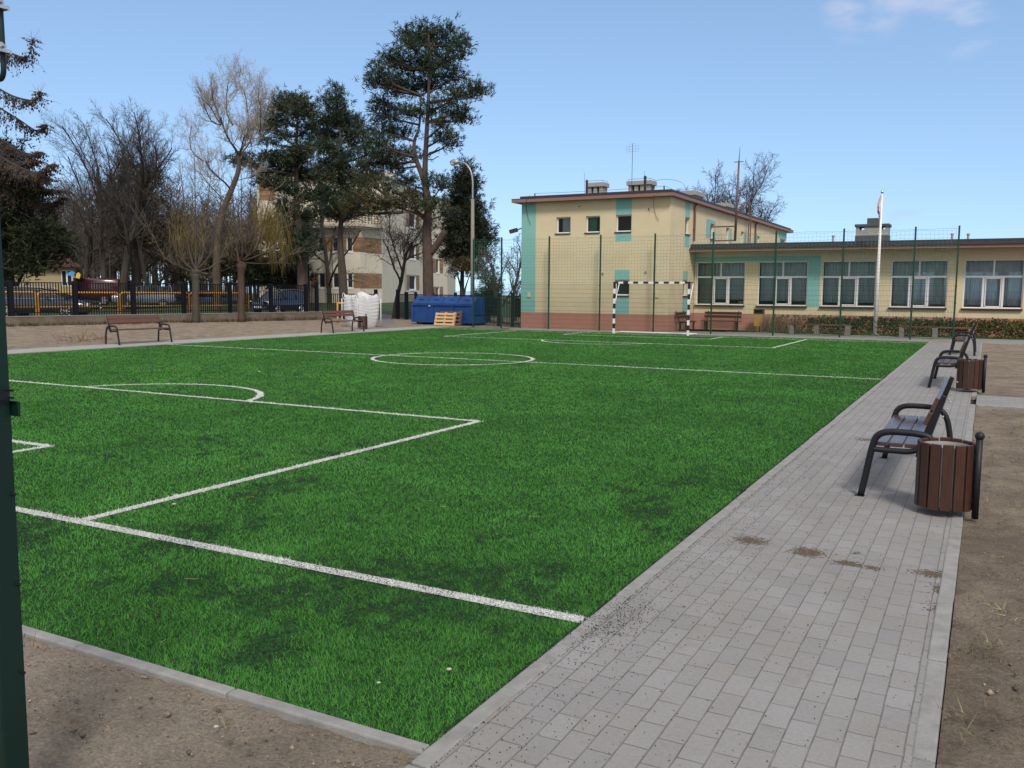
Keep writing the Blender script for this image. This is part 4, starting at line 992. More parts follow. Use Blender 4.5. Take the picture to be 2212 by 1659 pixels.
for y_ in (.05, wy / 2, wy - .05): g.box(.002, .045, y_ - .05, y_ + .05, .13, 1.0 if y_ != wy / 2 else 1.34)
g.box(.002, .05, 0, wy, .1, .22); g.box(.002, .05, 0, wy, .52, .60)
build_each(g, 'rib', M_blue, dp)
for i in range(4):
    x0, x1 = lx * (1 - i / 4) + .05, lx * (1 - (i + 1) / 4) - .05
    g = MB(); g.bar(((x0 + x1) / 2, .02, 1.03), ((x0 + x1) / 2, .36, 1.385), abs(x1 - x0), .03, (0, -.7, .7)); g.build('lid', M_blue, dp, bevel=.01)
    g = MB(); xm = (x0 + x1) / 2; g.tube([(xm - .15, .16, 1.235), (xm + .15, .16, 1.235)], .015, 6); g.build('handle', M_dark, dp)
g = MB()
for x in (lx + .35, lx / 2, -.35): g.box(x - .18, x + .18, .1, wy - .1, -.03, .128)
build_each(g, 'skid', M_dark, dp)
g = MB(); g.box(lx * .70 - .05, lx * .70 + .05, -.082, -.072, .90, .94); g.build('plate', M_gw, dp)

def pallet(name, mat, loc, tilt, rz, lab, scale=1.0):
    t = empty(name, loc, rz, label=lab, cat='pallet', group='wooden pallets leaning on the blue dumpster'); t.rotation_euler = (R(tilt), 0, rz)
    W2, H2 = 1.12 * scale, .64 * scale
    for i in range(4):
        z = .02 + i * (H2 - .12) / 3; g = MB(); g.box(0, W2, -.022, 0, z, z + .10); g.build('board', mat, t)
    for x in (0, W2 / 2 - .05, W2 - .1):
        g = MB(); g.box(x, x + .1, .001, .1, 0, H2 + .02 + (.03 if x else 0)); g.build('stringer', mat, t)
    for i in range(3):
        z = .05 + i * (H2 - .16) / 2; g = MB(); g.box(0, W2, .102, .122, z, z + .09); g.build('back_board', mat, t)
    return t
a0 = PY(K3(1478), (900 + 1128 * .28933) / 1.736, 32.22)
pallet('pallet', pm('fresh_pine', (.55, .36, .18), .22, 4, .75, .15, 40, stretch=(2, 12, 12), island=.2), (a0[0], 32.2, -.02), -18, .0, 'fresh pale pine pallet leaning in front against the blue dumpster')
pallet('pallet', pm('old_wood', (.10, .07, .055), .25, 4, .85, .15, 40, stretch=(2, 12, 12), island=.2), (a0[0] + .17, 32.40, 0), -14, .02, 'dark old pallet behind the pale pine pallet', 1.06)

# bulk bag: woven white cloth, bulging, with puckered rim and lifting loops
M_bag = pm('woven_white_bag', (.58, .58, .59), .09, 5, .75, .5, 24, stretch=(1, 1, 3.5))
bag = empty('bulk_bag', (-23.33, 28.25, 0), R(-18), label='big full white woven bulk bag standing on the sand by the gate', cat='bulk bag')
nu, nv = 72, 40; V = []; F = []
rn = random.Random(9)
for j in range(nv + 1):
    v = j / nv; z = 1.42 * v
    half = .565 + .05 * math.sin(math.pi * min(1, v * 1.02)) ** .8 + .045 * v - .05 * (1 - v) ** 6
    if v > .9: half -= .02 * (v - .9) / .1
    for i in range(nu):
        a = 2 * math.pi * i / nu; c, s_ = math.cos(a), math.sin(a); p = 5.5
        rr = (abs(c) ** p + abs(s_) ** p) ** (-1 / p) * half
        wr = .013 * math.sin(z * 44 + 2.4 * math.sin(a * 3 + z * 2) + a * 2) * (.35 + .65 * (1 - abs(math.cos(2 * a)))) * min(1, v * 3) + .016 * math.sin(a * 9 + z * 5) * v ** 2 + .02 * math.sin(a * 4 + 1 + z * 3)
        zz = z + (.05 * math.sin(a * 7 + .7) + .04 * math.sin(a * 13) + .05 * math.cos(4 * a + math.pi)) * max(0, v - .75) * 3.2
        V.append((c * (rr + wr), s_ * (rr + wr), max(0, zz)))
for j in range(nv):
    for i in range(nu): F.append((j * nu + i, j * nu + (i + 1) % nu, (j + 1) * nu + (i + 1) % nu, (j + 1) * nu + i))
top0 = len(V) - nu
for ring, (sc_, dz) in enumerate(((.86, -.05), (.55, -.02), (.24, .08), (.09, .15))):
    for i in range(nu):
        x, y, z = V[top0 + i]; a = 2 * math.pi * i / nu; V.append((x * sc_ + .02, y * sc_, 1.43 + dz + .03 * math.sin(a * 7 + ring)))
    b0 = len(V) - 2 * nu if ring else top0; b1_ = len(V) - nu
    for i in range(nu): F.append((b0 + i, b0 + (i + 1) % nu, b1_ + (i + 1) % nu, b1_ + i))
F.append(tuple(range(len(V) - nu, len(V))))
me = bpy.data.meshes.new('sack'); me.from_pydata(V, [], F); me.update(); link('sack', me, M_bag, bag, smooth=True)
for sx, sy in ((-1, -1), (1, -1), (1, 1), (-1, 1)):
    g = MB(); px, py = sx * .56, sy * .56
    g.tube(smooth_path([(px, py, 1.25), (px * 1.10, py * 1.08, 1.42), (px * 1.04, py * 1.04, 1.535), (px * .86, py * 1.06, 1.50), (px * .74, py * 1.1, 1.32)], 4), .017, 5); g.build('lifting_loop', M_bag, bag, smooth=True)
    g = MB(); g.tube([(sx * .612 * 1.02, sy * .612 * 1.02, z_) for z_ in (.05, .5, .9, 1.3)], [.02, .03, .03, .025], 6); g.build('corner_seam', M_bag, bag, smooth=True)

lp = empty('street_lamp', (0, 0, 0), label='tall concrete street lamp with curved arm behind the blue dumpster', cat='street lamp')
def LP(x, y): q3 = PY(x, y, 34.75); return (q3[0], q3[1], q3[2])
M_lampc = pm('lamp_concrete', (.23, .21, .185), .12, 6, .9, .3, 60)
b0 = LP(1021, 430); g = MB(); g.tube([(b0[0], 34.75, -.1), b0], [.115, .082], 12); g.build('pole', M_lampc, lp, smooth=True)
M_gal = pm('galvanised_steel', (.36, .37, .38), .1, 9, .45, metal=.6)
g = MB(); g.tube(smooth_path([LP(1021, 432), LP(1021, 412), LP(1021, 392), LP(1017, 370), LP(1007, 355), LP(996, 350.5), LP(986, 349.5)], 4), .045, 8); g.build('arm', M_gal, lp, smooth=True)
h0, h1 = LP(991, 349.5), LP(974, 351.5); g = MB(); g.tube([h0, LP(986, 350), LP(980, 350.5), h1], [.07, .12, .16, .10], 10); hd = g.build('lamp_head', M_gal, lp, smooth=True)
c = LP(979, 353.5); g = MB(); g.ball(c, .15, 12, 8, .75); g.build('glass_bowl', pm('lamp_glass', (.6, .6, .58), .05, 5, .25), hd, smooth=True)

# ------------------------------------------------------------------ flagpole, old benches, hedge in front of the wing
fl_ = empty('flagpole', (-2.15, 33.8, 0), label='white flagpole with a limp white and red flag in front of the wing', cat='flagpole')
g = MB(); g.tube([(0, 0, 0), (.0, 0, 2.5), (.008, 0, 5.55)], [.085, .062, .035], 14); g.build('pole', M_gw, fl_, smooth=True)
g = MB(); g.ball((.01, 0, 5.62), .06, 12, 8); g.build('finial', M_st, fl_, smooth=True)
g = MB(); g.box(-.17, .17, -.17, .17, -.02, .07); g.build('base', M_conc, fl_, bevel=.01)
g = MB(); g.bar((-.08, 0, 4.02), (.08, 0, 4.02), .03, .03); g.build('cleat', M_gw, fl_)
m, N, L, b = nt('flag_cloth'); tc = N.new('ShaderNodeTexCoord'); nz = N.new('ShaderNodeTexNoise'); nz.inputs['Scale'].default_value = 13; L.new(tc.outputs['Object'], nz.inputs['Vector'])
sp = N.new('ShaderNodeSeparateXYZ'); L.new(tc.outputs['Object'], sp.inputs['Vector'])
rp = N.new('ShaderNodeValToRGB'); e = rp.color_ramp.elements; e[0].position = .50; e[0].color = (.62, .58, .6, 1); e[1].position = .53; e[1].color = (.33, .06, .09, 1); L.new(nz.outputs['Fac'], rp.inputs['Fac'])
zr = N.new('ShaderNodeMapRange'); zr.inputs['From Min'].default_value = 4.5; zr.inputs['From Max'].default_value = 4.6; L.new(sp.outputs['Z'], zr.inputs['Value'])
zr2 = N.new('ShaderNodeMapRange'); zr2.inputs['From Min'].default_value = 5.1; zr2.inputs['From Max'].default_value = 5.0; L.new(sp.outputs['Z'], zr2.inputs['Value'])
mu = N.new('ShaderNodeMath'); mu.operation = 'MULTIPLY'; L.new(zr.outputs['Result'], mu.inputs[0]); L.new(zr2.outputs['Result'], mu.inputs[1])
mx = N.new('ShaderNodeMix'); mx.data_type = 'RGBA'; L.new(mu.outputs['Value'], mx.inputs['Factor']); mx.inputs['A'].default_value = (.62, .58, .6, 1); L.new(rp.outputs['Color'], mx.inputs['B']); L.new(mx.outputs['Result'], b.inputs['Base Color']); b.inputs['Roughness'].default_value = .8
g = MB(); prev = None
for k in range(25):
    z = 5.50 - k * .052; t_ = k / 24; wd_ = .03 + .13 * math.sin(min(1, t_ * 1.35) * math.pi) ** 1.2 * (1 - .2 * t_); row = []
    for i in range(9):
        u_ = i / 8; row.append((-.045 - u_ * wd_ + .035, -.05 + .05 * math.sin(u_ * 9 + t_ * 3) * (.4 + t_), z))
    if prev:
        for i in range(8): g.face([prev[i], prev[i + 1], row[i + 1], row[i]])
    prev = row
g.build('flag', m, fl_, smooth=True)

M_oldw = pm('old_brown_bench_wood', (.085, .038, .026), .25, 5, .5, .15, 40, stretch=(1, 10, 10))
M_cast = pm('dark_cast_iron', (.03, .022, .018), .2, 9, .5)
def old_bench(loc, rz, ln, lab, legx):
    t = empty('slatted_bench', loc, rz, label=lab, cat='bench', group='old slatted benches by the school wall')
    for i in range(3): g = MB(); g.box(-ln / 2, ln / 2, -.24 + i * .125, -.24 + i * .125 + .105, .40, .435); g.build('seat_slat', M_oldw, t, bevel=.005)
    for z in (.56, .71): g = MB(); y_ = .17 + (z - .43) * .32; g.bar((-ln / 2 + .05, y_, z + .05), (ln / 2 - .05, y_ + .0, z + .05), .035, .115, (0, -.32, 1)); g.build('back_slat', M_oldw, t, bevel=.005)
    for x in legx:
        g = MB(); g.tube([(x, -.18, 0), (x, -.14, .2), (x, -.16, .4)], [.035, .05, .04], 8); g.tube([(x, .14, 0), (x, .10, .2), (x, .12, .4)], [.035, .05, .04], 8); g.bar((x, -.2, .38), (x, .16, .38), .05, .04); g.bar((x, .14, .38), (x, .32, .85), .045, .04); g.bar((x, -.16, .06), (x, .13, .06), .04, .03)
        lg = g.build('leg_frame', M_cast, t)
        g = MB()
        for z in (.62, .77): g.ball((x, .17 + (z - .43) * .32 - .022, z), .018, 6, 4)
        build_each(g, 'bolt', M_bolt, lg)
    return t
old_bench((-8.63, 34.95, 0), 0, 1.75, 'old dark brown bench facing the pitch below the first wing window', (-.68, .68))
old_bench((-9.72, 33.35, 0), R(90), 1.5, 'old dark brown bench seen end on against the school side wall', (-.55, .55))
M_ob = pm('yellow_brown_plastic', (.38, .23, .07), .15, 6, .6)
wb = empty('wall_bin', (-6.98, 34.9, 0), label='yellow-brown square litter bin with dark hood between the first two wing windows', cat='litter bin')
g = MB(); v = [(-.19, -.14), (.19, -.14), (.19, .14), (-.19, .14)]
g.v += [(x * .92, y * .92, .22) for x, y in v] + [(x, y, .78) for x, y in v]; g.f += [(3, 2, 1, 0), (4, 5, 6, 7), (0, 1, 5, 4), (1, 2, 6, 5), (2, 3, 7, 6), (3, 0, 4, 7)]; g.build('body', M_ob, wb, bevel=.012)
g = MB(); g.box(-.21, .21, -.16, .16, .78, .81); g.box(-.20, -.17, -.15, .15, .81, .93); g.box(.17, .2, -.15, .15, .81, .93); g.box(-.2, .2, .12, .15, .81, .93); g.box(-.21, .21, -.17, .16, .93, .96); g.build('hood', pm('dark_brown_plastic', (.045, .028, .018), .15, 6, .6), wb)
g = MB(); g.tube([(0, .19, 0), (0, .19, .9)], .03, 8); g.build('post', M_cast, wb)

M_plank = pm('brown_plank', (.12, .055, .035), .25, 4, .6, .15, 40, stretch=(1, 10, 10))
M_leg = pm('bench_concrete', (.20, .185, .16), .15, 9, .9, .4, 80)
def slab_bench(pts, legs, lab):
    t = empty('concrete_bench', (pts[0][0], pts[0][1], 0), label=lab, cat='bench', group='plank benches on concrete legs by the hedge')
    o = Vector((pts[0][0], pts[0][1], 0))
    for k in (-.09, .09):
        g = MB()
        for i in range(len(pts) - 1): g.bar(Vector((pts[i][0], pts[i][1] + k, .42)) - o, Vector((pts[i + 1][0], pts[i + 1][1] + k, .42)) - o, .16, .05)
        g.build('plank', M_plank, t)
    for x, y in legs: g = MB(); g.box(x - o.x - .09, x - o.x + .09, y - o.y - .2, y - o.y + .2, -.02, .394); g.build('leg', M_leg, t, bevel=.012)
slab_bench([(-5.35, 33.0), (-4.2, 32.72), (-3.0, 33.0)], [(-5.2, 33.0), (-4.2, 32.72), (-3.08, 33.0)], 'low plank bench on concrete legs left of the flagpole')
slab_bench([(-1.2, 33.1), (.05, 32.72), (1.3, 33.0)], [(-1.12, 33.1), (.05, 32.72), (1.25, 33.0)], 'low plank bench on concrete legs right of the flagpole')

# ------------------------------------------------------------------ foliage helpers
def leaf_mat(name, c, c2, island=.5, rough=.7, scale=1.2):
    return pm(name, c, .35, scale, rough, c2=c2, island=island, spec=.25)
def tufts(C, nor, size, k, rng, elong=.22, spread=.7):
    """k little pointed leaves round every centre"""
    n = len(C); Cc = np.repeat(C, k, 0); N_ = np.repeat(nor, k, 0) + rng.normal(0, spread, (n * k, 3)); N_ /= np.linalg.norm(N_, axis=1)[:, None] + 1e-9
    s_ = np.repeat(size, k) * rng.uniform(.6, 1.25, n * k)
    t = np.cross(N_, rng.normal(0, 1, (n * k, 3))); t /= np.linalg.norm(t, axis=1)[:, None] + 1e-9
    b0 = Cc + rng.normal(0, 1, (n * k, 3)) * (s_ * .25)[:, None]
    w_ = (s_ * elong)[:, None] * t
    V = np.stack([b0 - w_, b0 + w_, b0 + N_ * s_[:, None]], 1).reshape(-1, 3)
    return V, np.arange(n * k * 3).reshape(-1, 3)
def hedge_box(name, x0, x1, y0, y1, z0, z1, n, size, mat, label, cat, seed, parent=None, top=.12):
    rng = np.random.default_rng(seed); P = np.stack([rng.uniform(x0, x1, n), rng.uniform(y0, y1, n), rng.uniform(0, 1, n)], 1)
    edge = fbm(P[:, 0] * 1.6 + 40, P[:, 1] * 1.6 + 40, seed, 3); hh = (z1 - z0) * (1 - top * 2 * (edge)); P[:, 2] = z0 + hh * P[:, 2] ** .7
    P[:, 1] += (.5 - fbm(P[:, 0] * 2.3 + 11, P[:, 2] * 3 + 7, seed + 2, 3)) * .25
    nor = np.stack([np.zeros(n), -.6 * np.ones(n), .7 * np.ones(n)], 1)
    V, F = tufts(P, nor, np.full(n, size), 5, rng, .3, .8)
    return np_mesh(name, V, F, mat, parent, label=label, cat=cat)
M_hgreen = leaf_mat('hedge_leaf', (.022, .036, .012), (.07, .095, .026), .6, scale=1.1)
M_hbrown = leaf_mat('hedge_dry_leaf', (.05, .04, .02), (.10, .08, .04), .6)
hd_ = empty('hedge', (2, 34.2, 0), label='long clipped green and brown hedge under the wing windows', cat='hedge')
def place(o, p=hd_): o.matrix_parent_inverse = Matrix.Translation(p.location).inverted(); return o
place(hedge_box('foliage', -4.9, 12, 33.75, 34.75, .02, .74, 7600, .07, M_hgreen, None, None, 1, hd_))
place(hedge_box('dry_foliage', -6.2, 12, 33.7, 34.8, .02, .78, 1100, .08, M_hbrown, None, None, 2, hd_, .05))
rng = np.random.default_rng(12); g = MB()
for _ in range(420):
    x = rng.uniform(-6.2, 12); y = rng.uniform(33.7, 34.8); h_ = rng.uniform(.5, .95) + (.25 if rng.uniform() > .93 else 0); dx, dy = rng.normal(0, .08, 2)
    g.tube([(x, y, 0), (x + dx * .5, y + dy * .5, h_ * .5), (x + dx, y + dy, h_)], [.006, .005, .002], 3, cap=False)
place(g.build('stems', M_hbrown, hd_))
ds = empty('dry_shrub', (-6.0, 34.6, 0), label='dry straw-brown shrub between the yellow-brown bin and the green hedge', cat='shrub'); g = MB()
for _ in range(700):
    x = rng.uniform(-.75, .9); y = rng.uniform(-.35, .3); h_ = rng.uniform(.35, .8); dx, dy = rng.normal(0, .09, 2); g.tube([(x, y, 0), (x + dx * .4, y + dy, h_ * .55), (x + dx, y + dy * 1.4, h_)], [.006, .006, .002], 3, cap=False)
g.build('stems', leaf_mat('dry_stem', (.13, .085, .05), (.22, .15, .09), .5), ds)
sheet('grass_verge', rect(-7.6, 14, 33.5, 35.4), .006, pm('verge_soil', (.07, .065, .035), .4, 3, .95, .6, 40), kind='structure')
n = 5200; P = np.stack([rng.uniform(-7.4, 12, n), 33.55 + .6 * rng.uniform(0, 1, n) ** 1.3, np.full(n, .01)], 1)
V, F = tufts(P, np.tile([0, -.2, 1.0], (n, 1)), np.full(n, .07), 4, rng, .16, .5)
np_mesh('weeds', V, F, leaf_mat('weed_leaf', (.03, .06, .015), (.07, .12, .03)), kind='stuff', label='low weeds and grass in front of the hedge')
n = 60; P = np.stack([rng.uniform(-7.2, 8, n), rng.uniform(33.55, 33.9, n), np.full(n, .05)], 1)
scatter('litter_scraps', P, rng.uniform(.015, .04, n), M_gw, 5, .3, label='white scraps among the weeds under the hedge')

# ------------------------------------------------------------------ trees
M_bark = pm('grey_brown_bark', (.062, .052, .042), .35, 5, .95, .7, 30, stretch=(1, 1, .25))
M_barkd = pm('dark_bark', (.05, .042, .036), .35, 5, .95, .7, 30, stretch=(1, 1, .25))
M_barkp = pm('pine_bark', (.075, .052, .042), .35, 6, .95, .8, 26, stretch=(1, 1, .35))
M_barkw = pm('willow_bark', (.075, .057, .04), .3, 5, .95, .7, 30, stretch=(1, 1, .3))
M_barkr = pm('red_brown_stripped_wood', (.062, .038, .03), .35, 3, .9, .6, 30, stretch=(1, 1, .15))
M_twig = pm('brown_twig', (.085, .07, .06), .3, 3, .95)
M_twigd = pm('dark_twig', (.05, .042, .04), .3, 3, .95)
M_twigw = pm('curly_willow_twig', (.28, .245, .21), .25, 3, .9)
M_twigy = leaf_mat('yellow_willow_twig', (.075, .056, .014), (.13, .095, .026), .4)
M_twigr = pm('grey_willow_rod', (.12, .10, .07), .25, 3, .9)
M_needle = leaf_mat('pine_needles', (.016, .030, .018), (.042, .064, .034), .6)
M_needleb = leaf_mat('pine_needles_warm', (.032, .034, .014), (.085, .075, .03), .6)
M_ever = leaf_mat('yew_foliage', (.010, .016, .007), (.028, .037, .014), .6)
M_thuja = leaf_mat('thuja_foliage', (.022, .034, .022), (.05, .06, .035), .6)
M_dry = leaf_mat('dry_brown_foliage', (.07, .045, .025), (.12, .08, .045), .5)
M_larch = leaf_mat('larch_cone', (.05, .033, .024), (.09, .06, .04), .5)

JIT = random.Random(101)
def grow(tr, cr, p, d, Ln, r, lvl, P, rn):
    ns = P['seg'][lvl]; last = lvl == P['lv']; pts = [p]; rad = [r]; dirs = [d]
    rend = r * (.08 if last else P.get('taper', .45))
    for i in range(ns):
        d = d + Vector((rn.gauss(0, 1), rn.gauss(0, 1), rn.gauss(0, 1))) * P['wob'][lvl] + Vector((0, 0, P['up'][lvl]))
        d.normalize(); p = p + d * (Ln / ns); pts.append(p); rad.append(r + (rend - r) * (i + 1) / ns); dirs.append(d)
    mb = tr if lvl <= P.get('trunk_lv', 1) else cr
    mb.tube(pts, rad, P['sides'][lvl], cap=False)
    if last: return
    n = P['n'][lvl]; t0 = P['t0'][lvl]
    for k in range(n):
        t = t0 + (1 - t0) * (k + rn.random()) / n; f = t * ns; i = min(ns - 1, int(f)); q = pts[i].lerp(pts[i + 1], f - i)
        dd = dirs[i + 1]; ax = dd.orthogonal().normalized(); ax.rotate(Matrix.Rotation(k * 2.4 + rn.uniform(-.6, .6), 3, dd).to_quaternion())
        nd_ = dd.copy(); nd_.rotate(Matrix.Rotation(P['ang'][lvl] * rn.uniform(.65, 1.3), 3, ax).to_quaternion())
        rr = max(P['rmin'], (rad[i] + (rad[i + 1] - rad[i]) * (f - i)) * P['rr'][lvl])
        grow(tr, cr, q, nd_, Ln * P['lr'][lvl] * rn.uniform(.7, 1.15) * (1.15 - .45 * t), rr, lvl + 1, P, rn)
BARE = dict(lv=4, seg=[7, 5, 4, 3, 2], wob=[.05, .12, .16, .2, .25], up=[.05, .06, .04, .02, .0], n=[9, 7, 6, 5], t0=[.35, .25, .2, .15], ang=[.75, .8, .8, .85], lr=[.55, .55, .55, .55], rr=[.5, .55, .5, .55], sides=[9, 6, 4, 3, 3], rmin=.009)
def tree(name, label, base, parts, cat='tree', group=None):
    t = empty(name, base, 0, label, cat, group)
    inv = Matrix.Translation(t.location).inverted()
    for (nm, mb, mat, sm) in parts:
        if isinstance(mb, MB):
            if not mb.v: continue
            o = mb.build(nm, mat, t, smooth=sm)
        else: o = np_mesh(nm, mb[0], mb[1], mat, t)
        o.matrix_parent_inverse = inv
    return t
def V3(a): return Vector((float(a[0]), float(a[1]), float(a[2])))
def ground_at(x, depth, z=0.0):
    a = AT(x, 640, depth); return Vector((a[0], a[1], z))
def bare(name, label, x, depth, ytop, r, P, seed, mt=None, mc=None, lean=(0, 0), z=0.0, group=None, frac=.62):
    rn = random.Random(seed); b0 = ground_at(x, depth, z); H = AT(x, ytop, depth)[2] - z
    tr, cr = MB(), MB(); d = Vector((lean[0], lean[1], 1)).normalized()
    grow(tr, cr, b0 - Vector((0, 0, .1)), d, H * frac, r, 0, P, rn)
    return tree(name, label, b0, [('trunk', tr, mt or M_barkd, True), ('crown', cr, mc or M_twigd, False)], group=group)
GB = 'bare trees beyond the picket fence'
P1 = dict(BARE); P1.update(seg=[7, 7, 5, 3, 2], n=[9, 14, 9, 7], t0=[.30, .16, .15, .1], ang=[.40, .60, .7, .75], lr=[.70, .42, .45, .5], up=[.02, .07, .06, .04, .03], rmin=.0065, wob=[.06, .09, .13, .17, .2])
bare('bare_tree', 'tall bare dark alder with the broadest crown at the left', 262, 62, 155, .29, P1, 3, lean=(.03, .0), group=GB)
bare('bare_tree', 'bare dark alder with crown leaning left beside the larch', 225, 66, 168, .22, P1, 21, lean=(-.13, 0), group=GB)
bare('bare_tree', 'slimmer bare dark alder right of the broad crowned one', 325, 68, 195, .17, P1, 5, lean=(.03, 0), group=GB)
P2 = dict(BARE); P2.update(n=[9, 9, 7, 6], t0=[.15, .12, .12, .1], up=[.04, .05, .04, .02, .0], lr=[.62, .55, .55, .55], rmin=.0075)
labs = ['bare brown tree at the left behind the estate car', 'bare brown tree above the maroon van', 'bare brown tree behind the pale car', 'low bare brown tree between the alder and the first pollard', 'bare brown tree behind the second car', 'bare brown tree behind the curly willow', 'thin bare tree showing between the two dense pines', 'bare twiggy tree in front of the far wood']
for k, (x, dz, yt, rr, sd_) in enumerate(((115, 74, 330, .2, 31), (185, 72, 300, .22, 32), (300, 78, 330, .2, 33), (385, 75, 330, .2, 34), (420, 82, 290, .2, 35), (505, 80, 330, .2, 36), (712, 72, 196, .2, 37), (345, 88, 380, .2, 38))):
    bare('bare_tree', labs[k], x, dz, yt, rr, P2, sd_, mt=M_bark, mc=M_twig, group=GB)
# curly willow
P3 = dict(BARE); P3.update(lv=4, seg=[8, 10, 9, 7, 5], wob=[.10, .30, .42, .5, .55], up=[.05, .12, .10, .05, .0], n=[7, 8, 7, 6], t0=[.72, .25, .2, .15], ang=[.8, .75, .8, .85], lr=[.50, .55, .52, .5], rr=[.55, .5, .5, .5], rmin=.0075, taper=.5)
rn = random.Random(14); b0 = ground_at(468, 56); tr, cr = MB(), MB()
pts = [b0 - Vector((0, 0, .1)), V3(AT(468, 560, 56)), V3(AT(478, 470, 56)), V3(AT(500, 410, 56)), V3(AT(514, 372, 56)), V3(AT(516, 335, 56))]
tr.tube(smooth_path(pts, 5), [.26 - .14 * i / 25 for i in range(26)], 10, cap=False)
for (px, py, qx, qy, r) in ((516, 335, 478, 268, .13), (478, 268, 430, 215, .085), (478, 268, 455, 195, .08), (478, 270, 410, 265, .07), (516, 338, 540, 275, .11), (535, 285, 530, 200, .08), (512, 345, 503, 262, .12), (503, 270, 490, 190, .085), (500, 410, 440, 345, .10), (440, 348, 395, 300, .06), (516, 338, 590, 265, .09), (560, 285, 575, 205, .06), (505, 390, 560, 380, .05), (490, 440, 420, 400, .07)):
    a, b2 = V3(AT(px, py, 56)), V3(AT(qx, qy, 56 + rn.uniform(-2.5, 2.5))); d = (b2 - a)
    grow(tr, cr, a, d.normalized(), d.length * 1.06, r * .62, 1, dict(P3, rmin=.0055, n=[0, 12, 9, 7], lr=[0, .68, .58, .52], up=[0, .04, .18, .16, .10], wob=[0, .12, .28, .4, .45], ang=[0, .6, .7, .7]), rn)
tree('curly_willow', 'bare pale twisted willow with curling light brown branches against the sky', b0, [('trunk', tr, M_barkw, True), ('crown', cr, M_twigw, False)])
# far wood behind everything: one mass nobody could count
g = MB(); rn = random.Random(77)
for _ in range(470):
    x = rn.uniform(-80, 680); dz = rn.uniform(82, 125); b0 = ground_at(x, dz); h_ = rn.uniform(6.5, 13.5); d = Vector((rn.gauss(0, .06), 0, 1)); p = b0
    pts = [b0, b0 + Vector((rn.gauss(0, .2), 0, h_ * .5)), b0 + Vector((rn.gauss(0, .5), 0, h_))]; g.tube(pts, [rn.uniform(.06, .16), .06, .01], 4, cap=False)
    for k in range(34):
        t = rn.uniform(.36, 1); q3 = pts[0].lerp(pts[2], t); a = rn.uniform(0, 6.28); l_ = (1.15 - t) * h_ * .38 * rn.uniform(.5, 1.2)
        m1 = q3 + Vector((math.cos(a) * l_ * .5, math.sin(a) * l_ * .5, l_ * .3)); m2 = q3 + Vector((math.cos(a) * l_, math.sin(a) * l_, l_ * .75))
        g.tube([q3, m1, m2], [.035, .025, .008], 3, cap=False)
        for _2 in range(3):
            u_ = rn.uniform(.3, 1); q4 = m1.lerp(m2, u_); g.tube([q4, q4 + Vector((rn.gauss(0, .4), rn.gauss(0, .4), rn.uniform(.2, .8)))], [.02, .006], 3, cap=False)
g.build('far_wood', M_twig, kind='stuff', label='far brown leafless wood behind the parked cars')

# pollard willows in front of the low wall
def pollard(label, x, yb, ytop_trunk, depth, r, mt, rods, seed, weep):
    rn = random.Random(seed); b0 = ground_at(x, depth); b0.z = -.02; top = V3(AT(x + 1, ytop_trunk, depth)); tr, cr, wp = MB(), MB(), MB(); H = top.z
    n = 14; pts = [b0.lerp(top, i / n) + Vector((math.sin(i * .9 + seed) * .02, 0, 0)) for i in range(n + 1)]
    rad = [r * (1.35 if i == 0 else 1.12 if i == 1 else 1.0 + .04 * math.sin(i * 2.1)) * (1 + .25 * max(0, i - n + 2)) for i in range(n + 1)]
    tr.tube(pts, rad, 14)
    for k in range(7):
        a = k * .9 + seed; tr.ball(tuple(top + Vector((math.cos(a) * r * .9, math.sin(a) * r * .9, rn.uniform(-.12, .12)))), r * rn.uniform(.45, .75), 9, 6)
    for (qx, qy, rr) in rods:
        e = V3(AT(qx, qy, depth + rn.uniform(-1.5, 1.5))); s0 = top + Vector((rn.uniform(-.6, .6) * r, rn.uniform(-.6, .6) * r, .05)); d = e - s0
        side = Vector((d.x, d.y, 0)); c1 = s0 + d * .3 + side * .22 - Vector((0, 0, d.length * .06)); pts = smooth_path([s0, c1, s0 + d * .65 + side * .12, e], 4)
        tr.tube(pts, [rr * (1 - .8 * i / (len(pts) - 1)) for i in range(len(pts))], 6, cap=False)
        for _ in range(16):
            i = rn.randrange(len(pts) // 4, len(pts)); q3 = pts[i]; dd = (d.normalized() + Vector((rn.gauss(0, .5), rn.gauss(0, .5), rn.gauss(.1, .4)))).normalized()
            grow(cr, cr, q3, dd, d.length * rn.uniform(.12, .30), .011, 3, dict(BARE, n=[0, 0, 0, 5], rmin=.006, wob=[0, 0, 0, .16, .2]), rn)
    for (qx, qy, ln, cnt) in weep:
        for _ in range(cnt):
            e = V3(AT(qx + rn.gauss(0, 16), qy + rn.gauss(0, 14), depth + 2 + rn.gauss(0, .7))); l_ = ln * rn.uniform(.5, 1.1); dx = rn.gauss(.12, .25)
            wp.tube([e, e + Vector((dx * .5, 0, -l_ * .35)), e + Vector((dx, 0, -l_))], [.010, .008, .004], 3, cap=False)
    return tree('pollard_willow', label, b0, [('trunk', tr, mt, True), ('rods', cr, M_twigr, False), ('weeping_twigs', wp, M_twigy, False)], group='pollarded willows in front of the low wall')
pollard('pollarded willow with grey trunk and wide spreading rods, the left one', 421, 690, 590, 44, .175, M_bark,
        [(300, 455, .04), (345, 430, .06), (390, 370, .06), (420, 340, .06), (455, 380, .06), (480, 430, .05), (500, 520, .04), (350, 520, .05), (370, 470, .04), (440, 450, .05)], 5, [(402, 478, 1.7, 60), (385, 505, 1.5, 40), (425, 500, 1.2, 20)])
